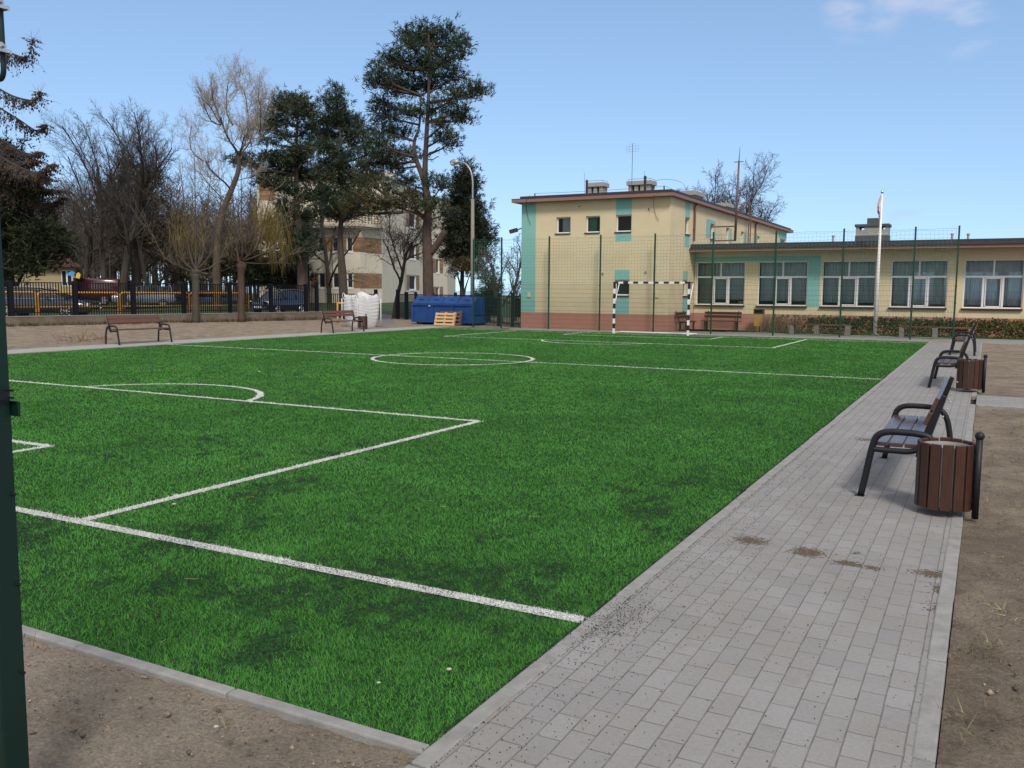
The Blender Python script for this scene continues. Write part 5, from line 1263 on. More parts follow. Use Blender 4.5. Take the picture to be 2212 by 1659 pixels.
pollard('pollarded willow with red-brown split trunk and yellow weeping twigs, the right one', 520, 695, 570, 45.5, .175, M_barkr,
        [(480, 440, .05), (500, 380, .06), (520, 340, .05), (545, 370, .06), (590, 400, .05), (640, 430, .04), (560, 430, .05), (455, 480, .04), (655, 540, .035), (440, 600, .03)], 8, [(580, 462, 2.3, 120), (592, 490, 2.0, 110), (562, 445, 2.0, 70), (605, 525, 1.3, 40), (500, 500, 1.2, 20)])

# pines and other evergreens: limbs to irregular pads of needles
def conifer(name, label, trunk, depth, pads, r0, mt, mn, seed, dens=1.0, tuft=.30, mb2=None, stems=(), flat=.82, z=0.0, cat='tree', group=None, stubs=(), dzs=1.0, k=9, limb_from=None):
    rn = random.Random(seed); rng = np.random.default_rng(seed); b0 = ground_at(trunk[0][0], depth, z); tr, cr = MB(), MB()
    tp = [b0 - Vector((0, 0, .1))] + [V3(AT(x, y, depth)) for x, y in trunk[1:]]; sp_ = smooth_path(tp, 5); n = len(sp_)
    tr.tube(sp_, [r0 * (1.25 if i == 0 else 1.0) * (1 - .86 * (i / (n - 1)) ** 1.1) for i in range(n)], 12, cap=False)
    allp = list(sp_)
    for st, rs in stems:
        q3 = smooth_path([V3(AT(x, y, depth + dd)) for x, y, dd in st], 5); m_ = len(q3); tr.tube(q3, [rs * (1 - .8 * i / (m_ - 1)) for i in range(m_)], 9, cap=False); allp += q3
    for (x0, y0, x1, y1, rs) in stubs:
        a, b2 = V3(AT(x0, y0, depth)), V3(AT(x1, y1, depth - .3)); tr.tube(smooth_path([a, a.lerp(b2, .5) - Vector((0, 0, .06)), a.lerp(b2, .8), b2], 3), [rs * (1 - .02 * i) for i in range(10)], 10)
    ppm = FPX / depth; C, Nn, Sz, Wm = [], [], [], []
    for (px, py, rx, ry, *w_) in pads:
        dz = rn.uniform(-1, 1) * 1.7 * dzs; px += JIT.gauss(0, 3.2); py += JIT.gauss(0, 4.5); rx *= JIT.uniform(.8, 1.2); ry *= JIT.uniform(.85, 1.35); cen = V3(AT(px, py, depth + dz)); a, b2 = rx * .88 / ppm, ry * .88 / ppm
        # limb
        best = min(allp, key=lambda p: (p - cen).length + (2.5 if p.z > cen.z + .2 else 0) + abs(p.z - (cen.z - .8)) * .5)
        mid = best.lerp(cen, .55) + Vector((0, 0, -.18 * (cen - best).length * .3))
        lim = smooth_path([best, mid, cen + Vector((0, 0, -b2 * .3))], 4); L_2 = (cen - best).length
        tr.tube(lim, [max(.018, min(.13, .03 + .022 * L_2)) * (1 - .75 * i / (len(lim) - 1)) for i in range(len(lim))], 6, cap=False)
        n = int(dens * (14 + 900 * (a * b2) ** .75 * .11)); sub = max(3, int(n / 7)); u = rng.normal(0, 1, (sub, 3)); u /= np.linalg.norm(u, axis=1)[:, None]; u *= rng.uniform(.25, 1.05, sub)[:, None] ** .6
        sc3 = np.array([u[:, 0] * a, u[:, 1] * a * .8, u[:, 2] * b2 * flat * 1.25]).T + np.array(cen)
        for s3 in sc3:
            tr_end = Vector(s3); j = rn.choice(lim[len(lim) // 3:]); cr.tube([j, j.lerp(tr_end, .6) + Vector((0, 0, -.04)), tr_end], [.018, .012, .005], 3, cap=False)
            m_ = 8; cc = s3 + rng.normal(0, 1, (m_, 3)) * np.array([.34, .34, .20]) * (tuft / .24); C.append(cc)
            out = cc - np.array(cen); out[:, 2] = np.abs(out[:, 2]) * .5 + .25; out /= np.linalg.norm(out, axis=1)[:, None] + 1e-6; Nn.append(out); Sz.append(np.full(m_, tuft)); Wm.append(np.full(m_, (w_[0] if w_ else 0)))
    C, Nn, Sz, Wm = np.concatenate(C), np.concatenate(Nn), np.concatenate(Sz), np.concatenate(Wm)
    warm = rng.uniform(0, 1, len(C)) < np.maximum(Wm, .0)
    k0_ = len(tr.v); tr.v += cr.v; tr.f += [tuple(i + k0_ for i in f) for f in cr.f]; parts = [('trunk', tr, mt, True)]
    V, F = tufts(C[~warm], Nn[~warm], Sz[~warm], k, rng, .10, .8); parts.append(('crown', (V, F), mn, False))
    if warm.any():
        V, F = tufts(C[warm], Nn[warm], Sz[warm], k, rng, .10, .8); parts.append(('warm_needles', (V, F), mb2 or M_needleb, False))
    return tree(name, label, b0, parts, cat, group)
GP = 'pine trees beyond the picket fence'
conifer('pine_tree', 'tallest pine with forked reddish trunk behind the blue dumpster', [(926, 650), (924, 560), (922, 500), (925, 440), (918, 385), (921, 300), (926, 200), (926, 75)], 47,
    [(926,72,20,26),(915,85,24,26),(885,88,24,24),(874,74,9,14),(960,85,20,26),(966,64,9,12),(990,105,12,22),(996,90,6,10),(845,122,20,18),(860,140,26,25),(900,130,36,30),(940,140,32,32),(970,140,20,25),(825,160,22,18),(812,180,18,14),(850,190,30,24),(890,185,32,26),(930,195,33,25),(975,175,18,14),(985,205,26,14,.3),(1015,196,26,11,.3),(1036,190,12,7,.3),(815,215,22,14),(840,240,30,20),(885,240,30,18),(935,240,22,16),(985,243,28,15,.3),(1010,256,16,8,.4),(830,272,30,16),(865,285,26,15),(955,262,18,10,.3),(960,298,22,12,.3),(978,310,14,8,.4),(818,300,24,15),(845,325,30,16,.3),(880,330,22,13,.2),(815,348,26,15,.3),(845,365,28,14,.4),(875,388,22,10,.3),(938,392,12,9),(948,400,7,5),(795,395,24,12,.4),(780,428,30,16,.7),(815,436,36,18,.8),(855,440,36,18,.8),(888,428,22,13,.7),(760,450,22,12,.7),(905,452,18,9,.6),(948,445,18,10,.4),(960,462,12,8,.4),(830,402,18,9,.4)],
    .30, M_barkp, M_needle, 5, dens=2.6, tuft=.22, stems=[([(916, 390, 0), (898, 340, .3), (895, 305, .4), (906, 270, .3), (910, 190, .2)], .15), ([(920, 470, 0), (890, 448, -.6), (850, 432, -1.2)], .09), ([(922, 478, 0), (900, 462, -.5), (870, 458, -1)], .08)], stubs=[(927, 550, 962, 500, .19), (927, 330, 950, 318, .03), (924, 345, 948, 338, .025)], group=GP, dzs=1.0)
conifer('pine_tree', 'dense dark pine left of centre with thick trunk behind the dark blue car', [(655, 650), (652, 560), (645, 500), (641, 440), (640, 360), (642, 250)], 63,
    [(613,214,26,10,.4),(640,215,20,8,.3),(655,226,22,11,.3),(668,240,16,9,.2),(590,232,18,10,.4),(578,248,9,10,.3),(620,238,30,11,.5),(645,255,30,12,.2),(670,265,20,12),(600,262,24,10,.5),(585,280,18,9,.3),(563,286,10,7,.1),(575,305,14,8),(610,295,20,9,.2),(655,290,22,12),(675,300,18,12),(640,318,28,12,.5),(605,328,26,12),(580,338,18,11),(665,335,26,14),(560,372,26,11),(545,352,16,9),(522,336,14,8),(512,346,8,6),(600,368,28,13),(630,358,26,12,.6),(648,385,34,15,.6),(680,378,22,16),(600,395,18,9),(570,395,16,8),(625,412,26,12),(660,425,30,18),(685,420,20,14),(612,445,22,12),(640,455,26,13),(670,465,24,16),(600,480,18,12),(628,490,26,16),(655,500,26,18),(605,515,18,14),(635,530,24,16),(660,540,22,14),(620,555,20,12)],
    .42, M_barkp, M_needle, 6, dens=2.5, tuft=.26, group=GP, stems=[([(645, 470, 0), (670, 445, -.6), (710, 428, -1)], .1)])
conifer('pine_tree', 'dark pine with slim pointed top between the other two pines', [(744, 650), (740, 600), (737, 555), (735, 520), (738, 440), (738, 330), (726, 205)], 55,
    [(725,196,4,7),(726,210,7,8),(718,225,9,6),(733,222,9,7),(722,240,12,9),(740,245,14,10),(702,262,22,13),(728,262,24,14),(752,268,22,13),(775,262,13,9),(690,285,22,14),(720,290,28,16),(755,292,26,15),(782,285,14,9),(705,318,30,16),(740,322,30,17),(775,318,26,15),(795,330,15,10),(712,348,28,15,.15),(748,355,32,17),(785,358,24,13,.2),(698,372,22,13,.3),(730,385,32,17),(768,390,30,16),(800,380,18,10,.3),(708,408,26,14),(742,418,32,14),(780,420,26,13),(715,440,24,12),(750,446,30,12),(700,462,18,9),(728,468,22,9),(772,445,20,9)],
    .30, M_bark, M_needle, 7, dens=2.5, tuft=.24, group=GP, stems=[([(738, 480, 0), (760, 470, -.5), (790, 480, -1)], .07), ([(738, 478, 0), (712, 462, -.4), (690, 466, -.9)], .06)])
# thuja beside the lamp
pads = [(1003, 364, 4, 8)] + [(1003 + dx, y, w_, 11) for (y, w) in ((380, 9), (396, 12), (412, 16), (428, 20), (444, 24), (460, 28), (476, 30), (492, 34), (508, 38), (524, 40), (538, 38)) for dx, w_ in ((-w * .5, w * .62), (w * .5, w * .62))] + [(1042, 500, 12, 10), (1052, 515, 12, 8), (985, 555, 18, 12, .5), (1015, 556, 22, 12, .6), (1040, 545, 16, 10, .5), (1000, 575, 22, 12, .7), (1030, 575, 14, 10, .7)]
conifer('thuja_tree', 'narrow cone-shaped dark thuja right of the street lamp', [(1000, 645), (998, 620), (1000, 560), (1003, 460), (1003, 362)], 52, pads, .16, M_barkd, M_thuja, 9, dens=3.6, tuft=.24, mb2=M_dry, flat=.9, dzs=.45, stems=[([(1002, 640, 0), (1006, 620, .1), (1016, 590, .3)], .08), ([(998, 630, 0), (990, 600, .2), (984, 575, .3)], .07)])
# evergreen and larch at the left edge
conifer('yew_tree', 'dark evergreen at the left edge with foliage hanging over the fence', [(28, 670), (20, 600), (12, 520), (5, 420), (0, 330)], 46,
    [(8,330,22,22),(-12,360,25,25),(20,385,30,24),(45,410,26,20),(0,415,30,24),(60,440,26,18),(25,445,32,22),(80,465,20,15),(48,475,32,20),(5,480,30,22),(95,495,22,14),(65,505,30,18),(30,515,30,20),(-5,525,25,22),(112,520,18,12),(85,530,26,15),(50,545,30,16),(125,540,16,9),(15,555,28,18),(95,553,22,10),(68,572,24,12),(35,580,24,14),(-8,580,22,16),(90,575,14,8)],
    .30, M_barkd, M_ever, 12, dens=1.9, tuft=.34, flat=.9, dzs=.8, stems=[([(28, 640, 0), (45, 600, -.3), (70, 560, -.5)], .12)])
conifer('yew_tree', 'dark ivy-like evergreen clump behind the broad bare alder', [(300, 645), (295, 560), (290, 480), (285, 380)], 72,
    [(275,370,18,16,.3),(300,355,16,14,.1),(320,385,22,18,.5),(285,400,26,20,.4),(260,425,22,20,.6),(305,430,28,22,.6),(335,430,20,20,.7),(280,460,26,20,.6),(320,470,26,20,.6),(250,470,20,18,.8),(300,500,26,20,.5),(340,505,22,18,.7),(260,510,20,16,.8),(365,470,20,18,.8),(380,510,20,18,.7)],
    .25, M_barkd, M_ever, 13, dens=.75, tuft=.42, mb2=M_dry, flat=.9)
conifer('evergreen_bush', 'dark evergreen undergrowth under the dense pine beside the dark blue car', [(600, 650), (598, 600), (596, 560)], 70,
    [(560,600,30,22),(590,590,30,24),(620,595,30,24),(575,570,26,18),(610,565,26,18),(640,600,18,24),(540,580,24,20),(480,590,26,20,.3),(450,570,24,20,.3),(505,570,24,20,.3),(530,555,22,16,.3),(395,590,24,18,.5)],
    .15, M_barkd, M_ever, 14, dens=1.1, tuft=.45, flat=.9, mb2=M_dry)
rn = random.Random(33); tr, cr, cn = MB(), MB(), MB(); b0 = ground_at(-14, 44)
tr.tube([b0, V3(AT(-14, 400, 44)), V3(AT(-14, 60, 44))], [.28, .2, .05], 10)
brs = []
for (x0, y0, x1, y1, x2, y2, x3, y3) in ((-14, 96, 25, 115, 60, 122, 72, 82), (-14, 185, 30, 208, 75, 216, 88, 198), (-14, 225, 40, 258, 80, 282, 100, 268), (-14, 290, 30, 318, 65, 334, 86, 328), (-14, 330, 40, 360, 90, 372, 118, 352), (-14, 370, 50, 400, 100, 408, 150, 412), (-14, 345, 30, 375, 70, 395, 105, 385), (-14, 395, 60, 430, 110, 440, 140, 425), (-14, 310, 20, 340, 50, 352, 80, 345)):
    dd = rn.uniform(-2.5, 2.5); pts = smooth_path([V3(AT(x0, y0, 44)), V3(AT(x1, y1, 44 + dd * .5)), V3(AT(x2, y2, 44 + dd)), V3(AT(x3, y3, 44 + dd))], 8); brs.append(pts)
    m_ = len(pts); cr.tube(pts, [.05 * (1 - .8 * i / (m_ - 1)) for i in range(m_)], 5, cap=False)
    heavy = 2.0 if y0 > 280 else 1.0
    for _ in range(int(150 * heavy)):
        i = rn.uniform(0, m_ - 1.01); q3 = pts[int(i)].lerp(pts[int(i) + 1], i % 1); l_ = rn.uniform(.25, 1.05) * (1.2 - i / m_) * (1.2 if rn.random() < .3 else .75); sx = rn.gauss(0, .12); sy = rn.gauss(0, .25)
        pp = [q3, q3 + Vector((sx, sy, -l_ * .4)), q3 + Vector((sx * 1.2, sy * 1.3, -l_))]; cr.tube(pp, [.012, .008, .004], 3, cap=False)
        for _2 in range(rn.randrange(2, 6)):
            t = rn.uniform(.2, .95); c = pp[0].lerp(pp[2], t) + Vector((rn.gauss(0, .03), 0, 0)); cn.ball(tuple(c), rn.uniform(.022, .042), 5, 3, 1.3)
    for _ in range(9):
        q3 = pts[-1 - rn.randrange(5)]; cr.tube([q3, q3 + Vector((rn.gauss(.2, .25), rn.gauss(0, .2), rn.uniform(.0, .6)))], [.008, .003], 3, cap=False)
tree('larch_tree', 'leafless larch at the left edge with drooping cone-covered branches against the sky', b0, [('trunk', tr, M_barkd, True), ('branches', cr, M_twigd, False), ('cones', cn, M_larch, False)])
# small trees by the apartment block and school
P4 = dict(BARE); P4.update(rmin=.007, seg=[6, 7, 6, 4, 3], n=[7, 9, 9, 7], t0=[.38, .3, .2, .15], wob=[.10, .2, .26, .3, .35], up=[.02, .10, .02, -.02, -.04], ang=[.6, .75, .85, .9], lr=[.75, .6, .55, .5], rr=[.6, .5, .5, .5])
bare('bare_tree', 'small bare tree with crooked forks in front of the cream apartment block', 850, 53, 455, .15, P4, 4, mt=M_bark, mc=M_twig, lean=(.12, .0), group='small bare trees near the buildings', frac=.75)
P5 = dict(BARE); P5.update(n=[8, 7, 6, 4], t0=[.2, .2, .2, .15], wob=[.10, .16, .22, .26, .3], ang=[.55, .7, .8, .85])
for x, dz, yt, sd_, lb in ((1083, 47, 480, 61, 'bare tree between thuja and school corner, nearer the thuja'), (1112, 50, 470, 62, 'bare tree touching the left corner of the school'), (1060, 56, 560, 63, 'low bare tree partly behind the thuja')):
    bare('bare_tree', lb, x, dz, yt, .12, P5, sd_, mt=M_bark, mc=M_twig, group='small bare trees near the buildings')
for x, dz, yt, sd_, lb in ((1540, 70, 335, 73, 'bare tree rising behind the school roof, left of the mast'), (1612, 74, 328, 72, 'bare tree rising behind the school roof, right of the mast')):
    bare('bare_tree', lb, x, dz, yt,   .24, dict(P1, rr=[.42, .5, .5, .5], t0=[.45, .2, .15, .1], ang=[.75, .7, .75, .8], rmin=.009), sd_, group='bare trees behind the school roof')
conifer('conifer_shrub', 'dark green bushy conifer behind the fence post beside the dumpster', [(1050, 650), (1050, 600)], 49, [(1050,600,16,14),(1058,620,18,14),(1045,635,18,12),(1065,640,14,12),(1052,655,18,10)], .1, M_barkd, M_ever, 15, dens=2.0, tuft=.22, flat=.95, dzs=.3, cat='shrub')
n = 900; rng = np.random.default_rng(3); q0, q1 = fp(0, -.35), fp(SE, -.35)
t_ = rng.uniform(0, 1, n); P = np.stack([q0[0] + (q1[0] - q0[0]) * t_ + rng.normal(0, .12, n), q0[1] + (q1[1] - q0[1]) * t_, np.full(n, .03)], 1)
V, F = tufts(P, np.tile([0.3, -.3, 1.0], (n, 1)), np.full(n, .16), 6, rng, .05, .5); np_mesh('dry_grass', V, F, M_dry, kind='stuff', label='dry grass tufts along the foot of the low wall')
rng = np.random.default_rng(8); n = 26; P = np.array([-26.0, 13.2, .02]) + rng.normal(0, 1, (n, 3)) * np.array([.25, .35, .01]); d0 = gp = ray(187, 737); q3 = CAM + d0 * (-CAM[2] / d0[2]); P = P - np.array([-26, 13.2, 0]) + np.array([q3[0], q3[1], 0])
V, F = tufts(P, np.tile([0, 0, .5], (n, 1)), np.full(n, .3), 7, rng, .03, 1.0); np_mesh('dry_twigs', V, F, pm('dry_twig', (.20, .12, .05), .3, 8, .9), kind='stuff', label='small heap of dry brown twigs on the sand')

# ------------------------------------------------------------------ apartment block and small house
M_cream = pm('cream_render', (.60, .545, .45), .05, .8, .9, .2, 120)
m, N, L, b = nt('wood_look_tiles'); M_wood = m
tc = N.new('ShaderNodeTexCoord'); br = N.new('ShaderNodeTexBrick'); br.inputs['Scale'].default_value = 1; br.inputs['Brick Width'].default_value = .9; br.inputs['Row Height'].default_value = .16; br.inputs['Mortar Size'].default_value = .006
br.inputs['Color1'].default_value = (.20, .105, .05, 1); br.inputs['Color2'].default_value = (.30, .185, .10, 1); br.inputs['Mortar'].default_value = (.16, .1, .06, 1)
sp = N.new('ShaderNodeSeparateXYZ'); cb = N.new('ShaderNodeCombineXYZ'); ad = N.new('ShaderNodeMath'); ad.operation = 'SUBTRACT'
L.new(tc.outputs['Object'], sp.inputs['Vector']); L.new(sp.outputs['X'], ad.inputs[0]); L.new(sp.outputs['Y'], ad.inputs[1]); L.new(ad.outputs['Value'], cb.inputs['X']); L.new(sp.outputs['Z'], cb.inputs['Y']); L.new(cb.outputs['Vector'], br.inputs['Vector'])
L.new(br.outputs['Color'], b.inputs['Base Color']); b.inputs['Roughness'].default_value = .75
M_dglass = pm('dark_window_glass', (.022, .026, .03), .3, .6, .55, spec=.06)
def xy(x, depth): a = AT(x, 640, depth); return Vector((a[0], a[1], 0))
QA, QB, QC, QD, QE = xy(669, 73.5), xy(779.5, 73.5), xy(826, 76.0), xy(917, 92), xy(966.5, 97)
ab = empty('apartment_block', (QB.x, QB.y, 0), label='cream apartment block with wood-look panels behind the pines', cat='building')
abi = Matrix.Translation(ab.location).inverted()
def apart(mb, name, mat, parent=None, **kw):
    o = mb.build(name, mat, parent or ab, **kw)
    if parent is None: o.matrix_parent_inverse = abi
    return o
ZB = .35
def zof(y, depth): return AT(900, y, depth)[2] + 0.0
def facade(p, q, ztop, holes, bands, name='wall', uoff=0):
    d = q - p; ln = d.length; u = d / ln; nin = Vector((-u.y, u.x, 0))
    if nin.dot(p - Vector(CAM)) < 0: nin = -nin
    mb = MB(); grid_wall(mb, p, u, ln, ZB, ztop, [h[:4] for h in holes], .16, nin); apart(mb, name, M_cream)
    mb = MB()
    for (a0, a1, z0, z1) in bands: patch(mb, p, u, a0, a1, z0, z1, -nin, .012)
    if bands:
        for o in build_each(mb, 'wood_panel', M_wood, ab): o.matrix_parent_inverse = abi
    for (a0, a1, z0, z1) in holes:
        P = lambda a, z, dd=0: p + u * a + Vector((0, 0, z)) + nin * (.13 + dd)
        g = MB(); w_ = .09
        for s_, e in ((P(a0 + .045, z0), P(a0 + .045, z1)), (P(a1 - .045, z0), P(a1 - .045, z1)), (P(a0, z0 + .045), P(a1, z0 + .045)), (P(a0, z1 - .045), P(a1, z1 - .045))): g.bar(s_, e, w_, .08, nin)
        fr = apart(g, 'window', M_upvc)
        g = MB(); g.face([P(a0, z0, .02), P(a1, z0, .02), P(a1, z1, .02), P(a0, z1, .02)]); apart(g, 'pane', M_dglass, fr)
        g = MB(); g.face([P(a0, z0, .25), P(a1, z0, .25), P(a1, z1, .25), P(a0, z1, .25)]); apart(g, 'blind', M_in, fr)
        g = MB(); g.bar(P(a0 - .05, z0 - .03, -.14), P(a1 + .05, z0 - .03, -.14), .05, .16); apart(g, 'sill', M_upvc, fr)
def ufrac(p, q, x):
    d = ray(x, 640)[:2]; o = np.array([p.x, p.y]) - CAM[:2]; e = np.array([q.x - p.x, q.y - p.y]); M = np.array([[d[0], -e[0]], [d[1], -e[1]]]); t, s_ = np.linalg.solve(M, o); return s_ * (q - p).length
C6 = lambda a: 547.2 + .1953 * a
R1 = (zof(623.5, 73.5), zof(590.7, 73.5)); R2 = (zof(545.4, 73.5), zof(513.5, 73.5)); ZL = zof(493, 73.5)
uA = lambda a: ufrac(QA, QB, C6(a)); lnA = (QB - QA).length
wA = [(725, 802), (880, 960), (1038, 1108)]
holes = [(uA(a), uA(b2), z0, z1) for (z0, z1) in (R1, R2) for a, b2 in wA]
facade(QA, QB, ZL, holes, [(uA(x0), uA(x1), z0, z1) for (z0, z1) in (R1, R2) for x0, x1 in ((640, 722), (804, 878), (962, 1036), (1110, 1190))])
lnB = (QC - QB).length; facade(QB, QC, ZL, [], [(0.0, lnB * .98, z0, z1) for z0, z1 in (R1, R2)])
lnC = (QD - QC).length; uC = lambda a: ufrac(QC, QD, C6(a)); HT = 11.4
w1, w2 = uC(1728), uC(1800)
facade(QC, QD, HT, [(w1, w2, z0 - .1, z1 + .1) for z0, z1 in (R1, R2, (R2[0] + 3.05, R2[1] + 3.05))], [(x0, x1, z0 - .1, z1 + .1) for z0, z1 in (R1, R2, (R2[0] + 3.05, R2[1] + 3.05)) for x0, x1 in ((uC(1690), w1 - .02), (w2 + .02, uC(1836)))])
lnD = (QE - QD).length
hz = [(lnD * .50, lnD * .64, zof(590, 95), zof(559, 95)), (lnD * .50, lnD * .64, zof(648, 95), zof(619, 95))]
facade(QD, QE, HT, hz, [(lnD * .34, lnD * .49, z0, z1) for _, _, z0, z1 in hz] + [(lnD * .65, lnD * .80, z0, z1) for _, _, z0, z1 in hz])
# terrace slab, railing and upper storeys set back
g = MB(); n_ = Vector((_fw[0], _fw[1], 0)).normalized()
for p, q3 in ((QA, QB), (QB, QC)): g.bar(p + Vector((0, 0, ZL + .16)) - n_ * .3, q3 + Vector((0, 0, ZL + .16)) - n_ * .3, 1.0, .22, (0, 0, 1))
apart(g, 'terrace_slab', M_cream)
g = MB()
for p, q3 in ((QA, QB), (QB, QC)):
    for k in range(5): g.bar(p + Vector((0, 0, ZL + .42 + k * .18)) - n_ * .5, q3 + Vector((0, 0, ZL + .42 + k * .18)) - n_ * .5, .04, .04)
    for k in range(8): t3 = p.lerp(q3, k / 7) - n_ * .5; g.bar(t3 + Vector((0, 0, ZL + .3)), t3 + Vector((0, 0, ZL + 1.2)), .04, .04)
apart(g, 'terrace_railing', M_dark)
U0, U1 = xy(560, 80), xy(850, 80)
lnU = (U1 - U0).length; uU = lambda x: ufrac(U0, U1, x)
facade(U0, U1, 12.2, [(uU(x), uU(x + 14), z0, z0 + 1.4) for z0 in (8.4,) for x in (600, 700, 770)] + [(uU(x), uU(x + 14), 5.2, 6.6) for x in (600, 640)], [(uU(566), uU(600), 9.6, 11.2), (uU(566), uU(600), 6.0, 7.8), (uU(716), uU(768), 8.4, 9.8)], 'upper_wall')
g = MB(); back = n_ * 14
for p, q3, zt in ((U0, U1, 12.2), (QD, QE, HT)): g.face([p + Vector((0, 0, zt)), q3 + Vector((0, 0, zt)), q3 + back + Vector((0, 0, zt)), p + back + Vector((0, 0, zt))])
g.face([U1 + Vector((0, 0, 12.2)), U1 + back + Vector((0, 0, 12.2)), U1 + back, U1]); g.face([QE + Vector((0, 0, HT)), QE + back + Vector((0, 0, HT)), QE + back, QE]); g.face([QC + Vector((0, 0, HT)), QD + Vector((0, 0, HT)), QD + back + Vector((0, 0, HT)), U1 + Vector((0, 0, HT))])
g.face([QA, QA + n_ * 7, QA + n_ * 7 + Vector((0, 0, ZL)), QA + Vector((0, 0, ZL))]); g.face([QA + Vector((0, 0, ZL)), QB + Vector((0, 0, ZL)), QC + Vector((0, 0, ZL)), U1 + Vector((0, 0, ZL)), U0.lerp(U1, .4) + Vector((0, 0, ZL))])
apart(g, 'flat_roof', M_cream)
g = MB()
for p, q3, zt in ((QC, QD, HT), (QD, QE, HT)): g.bar(p + Vector((0, 0, zt + .05)), q3 + Vector((0, 0, zt + .05)), .3, .12)
apart(g, 'roof_trim', M_gal)
g = MB(); p = xy(C6(1680), 84.0) ; p = QC + (QD - QC) * (uC(1680) / lnC) - n_ * .12 + Vector((.1, 0, 0)); g.tube([p + Vector((0, 0, .4)), p + Vector((0, 0, HT))], .07, 8); apart(g, 'downpipe', M_gal)
M_mar = pm('dark_maroon_panel', (.07, .03, .035), .15, 4, .7)
bA, bB = xy(612, 73.2), xy(671, 73.2)
for z in (zof(570, 73), zof(650, 73) * 0 + zof(500, 73)):
    g = MB(); g.bar(bA + Vector((0, 0, z)), bB + Vector((0, 0, z)), 1.3, .2); sl = apart(g, 'balcony', M_cream)
    g = MB()
    for k in range(7): g.bar(bA + Vector((0, 0, z + .22 + k * .13)) - n_ * .6, bB + Vector((0, 0, z + .22 + k * .13)) - n_ * .6, .035, .05)
    for k in range(5): t3 = bA.lerp(bB, k / 4) - n_ * .6; g.bar(t3 + Vector((0, 0, z)), t3 + Vector((0, 0, z + 1.1)), .05, .05)
    apart(g, 'balcony_railing', M_dark, sl)
g = MB(); g.bar(bA + n_ * 1.2 + Vector((0, 0, 3.6)), bB + n_ * 1.2 + Vector((0, 0, 3.6)), .2, 7.0); apart(g, 'recessed_wall', M_mar)

hs = empty('small_house', (0, 0, 0), label='small yellow house with steep red tiled roof behind the estate car', cat='house')
hA, hB = xy(40, 64), xy(163, 64); ze = AT(100, 569, 64)[2]; zr_ = AT(100, 505, 64)[2]; nb = Vector((hB.x - CAM[0], hB.y - CAM[1], 0)).normalized(); d = Vector((nb.y, -nb.x, 0)); wl = (hB - hA).length; hA = hB - d * wl
g = MB(); u0 = ufrac(hA, hB, 134.5); u1 = ufrac(hA, hB, 158); zw0, zw1 = AT(140, 618, 64)[2], AT(140, 584, 64)[2]
grid_wall(g, hA, d, wl, 0, ze, [(u0, u1, zw0, zw1)], .12, nb); g.face([hB, hB + nb * 7, hB + nb * 7 + Vector((0, 0, ze)), hB + Vector((0, 0, ze))]); g.build('wall', pm('ochre_render', (.36, .29, .165), .08, 1, .9), hs)
g = MB(); e0, e1 = hA - nb * .5 - d * .4 + Vector((0, 0, ze - .15)), hB - nb * .5 + d * .4 + Vector((0, 0, ze - .15)); r0_, r1_ = hA + nb * 3.5 - d * .4 + Vector((0, 0, zr_ + 1.2)), hB + nb * 3.5 + d * .4 + Vector((0, 0, zr_ + 1.2))
th = Vector((0, 0, .12)); g.face([e0 - th, e1 - th, e1, e0]); r1_ = r1_ - d * 3.6; g.face([e0, e1, r1_, r0_]); e2 = e1 + nb * 8; g.face([e1, e2, r1_]); g.face([e1 - th, e2 - th, e2, e1]); g.face([r0_, r1_, r1_ + nb * 4 - Vector((0, 0, r1_.z - ze)), r0_ + nb * 4 - Vector((0, 0, r0_.z - ze))])
m, N, L, b = nt('red_roof_tiles'); tc = N.new('ShaderNodeTexCoord'); br = N.new('ShaderNodeTexBrick'); br.inputs['Scale'].default_value = 1; br.inputs['Brick Width'].default_value = .3; br.inputs['Row Height'].default_value = .28; br.inputs['Mortar Size'].default_value = .03
br.inputs['Color1'].default_value = (.085, .026, .024, 1); br.inputs['Color2'].default_value = (.055, .018, .018, 1); br.inputs['Mortar'].default_value = (.04, .012, .012, 1); sp = N.new('ShaderNodeSeparateXYZ'); cb = N.new('ShaderNodeCombineXYZ')
L.new(tc.outputs['Object'], sp.inputs['Vector']); L.new(sp.outputs['Y'], cb.inputs['X']); L.new(sp.outputs['Z'], cb.inputs['Y']); L.new(cb.outputs['Vector'], br.inputs['Vector']); L.new(br.outputs['Color'], b.inputs['Base Color']); b.inputs['Roughness'].default_value = .7
g.build('roof', m, hs)
g = MB(); P = lambda u_, z, dd=.05: hA + d * u_ + nb * dd + Vector((0, 0, z))
for s_, e in ((P(u0, zw0), P(u0, zw1)), (P(u1, zw0), P(u1, zw1)), (P((u0 + u1) / 2, zw0), P((u0 + u1) / 2, zw1)), (P(u0, zw0), P(u1, zw0)), (P(u0, zw1), P(u1, zw1))): g.bar(s_, e, .1, .08, nb)
wf = g.build('window', M_upvc, hs); g = MB(); g.face([P(u0, zw0, .08), P(u1, zw0, .08), P(u1, zw1, .08), P(u0, zw1, .08)]); g.build('pane', M_dglass, wf)
pb = empty('play_sign', (0, 0, 0), label='blue and yellow board standing in front of the small yellow house', cat='board')
a = AT(153, 588, 58); g = MB(); s_ = 58 / FPX
def blob(pts, t_, mat, nm):
    g = MB(); k = len(pts); f0 = [V3(AT(x, y, 58 + t_)) for x, y in pts]; f1 = [V3(AT(x, y, 58.06 + t_)) for x, y in pts]; g.v = [tuple(p) for p in f0 + f1]; g.f = [tuple(range(k)), tuple(reversed(range(k, 2 * k)))] + [((i + 1) % k, i, k + i, k + (i + 1) % k) for i in range(k)]; return g.build(nm, mat, pb)
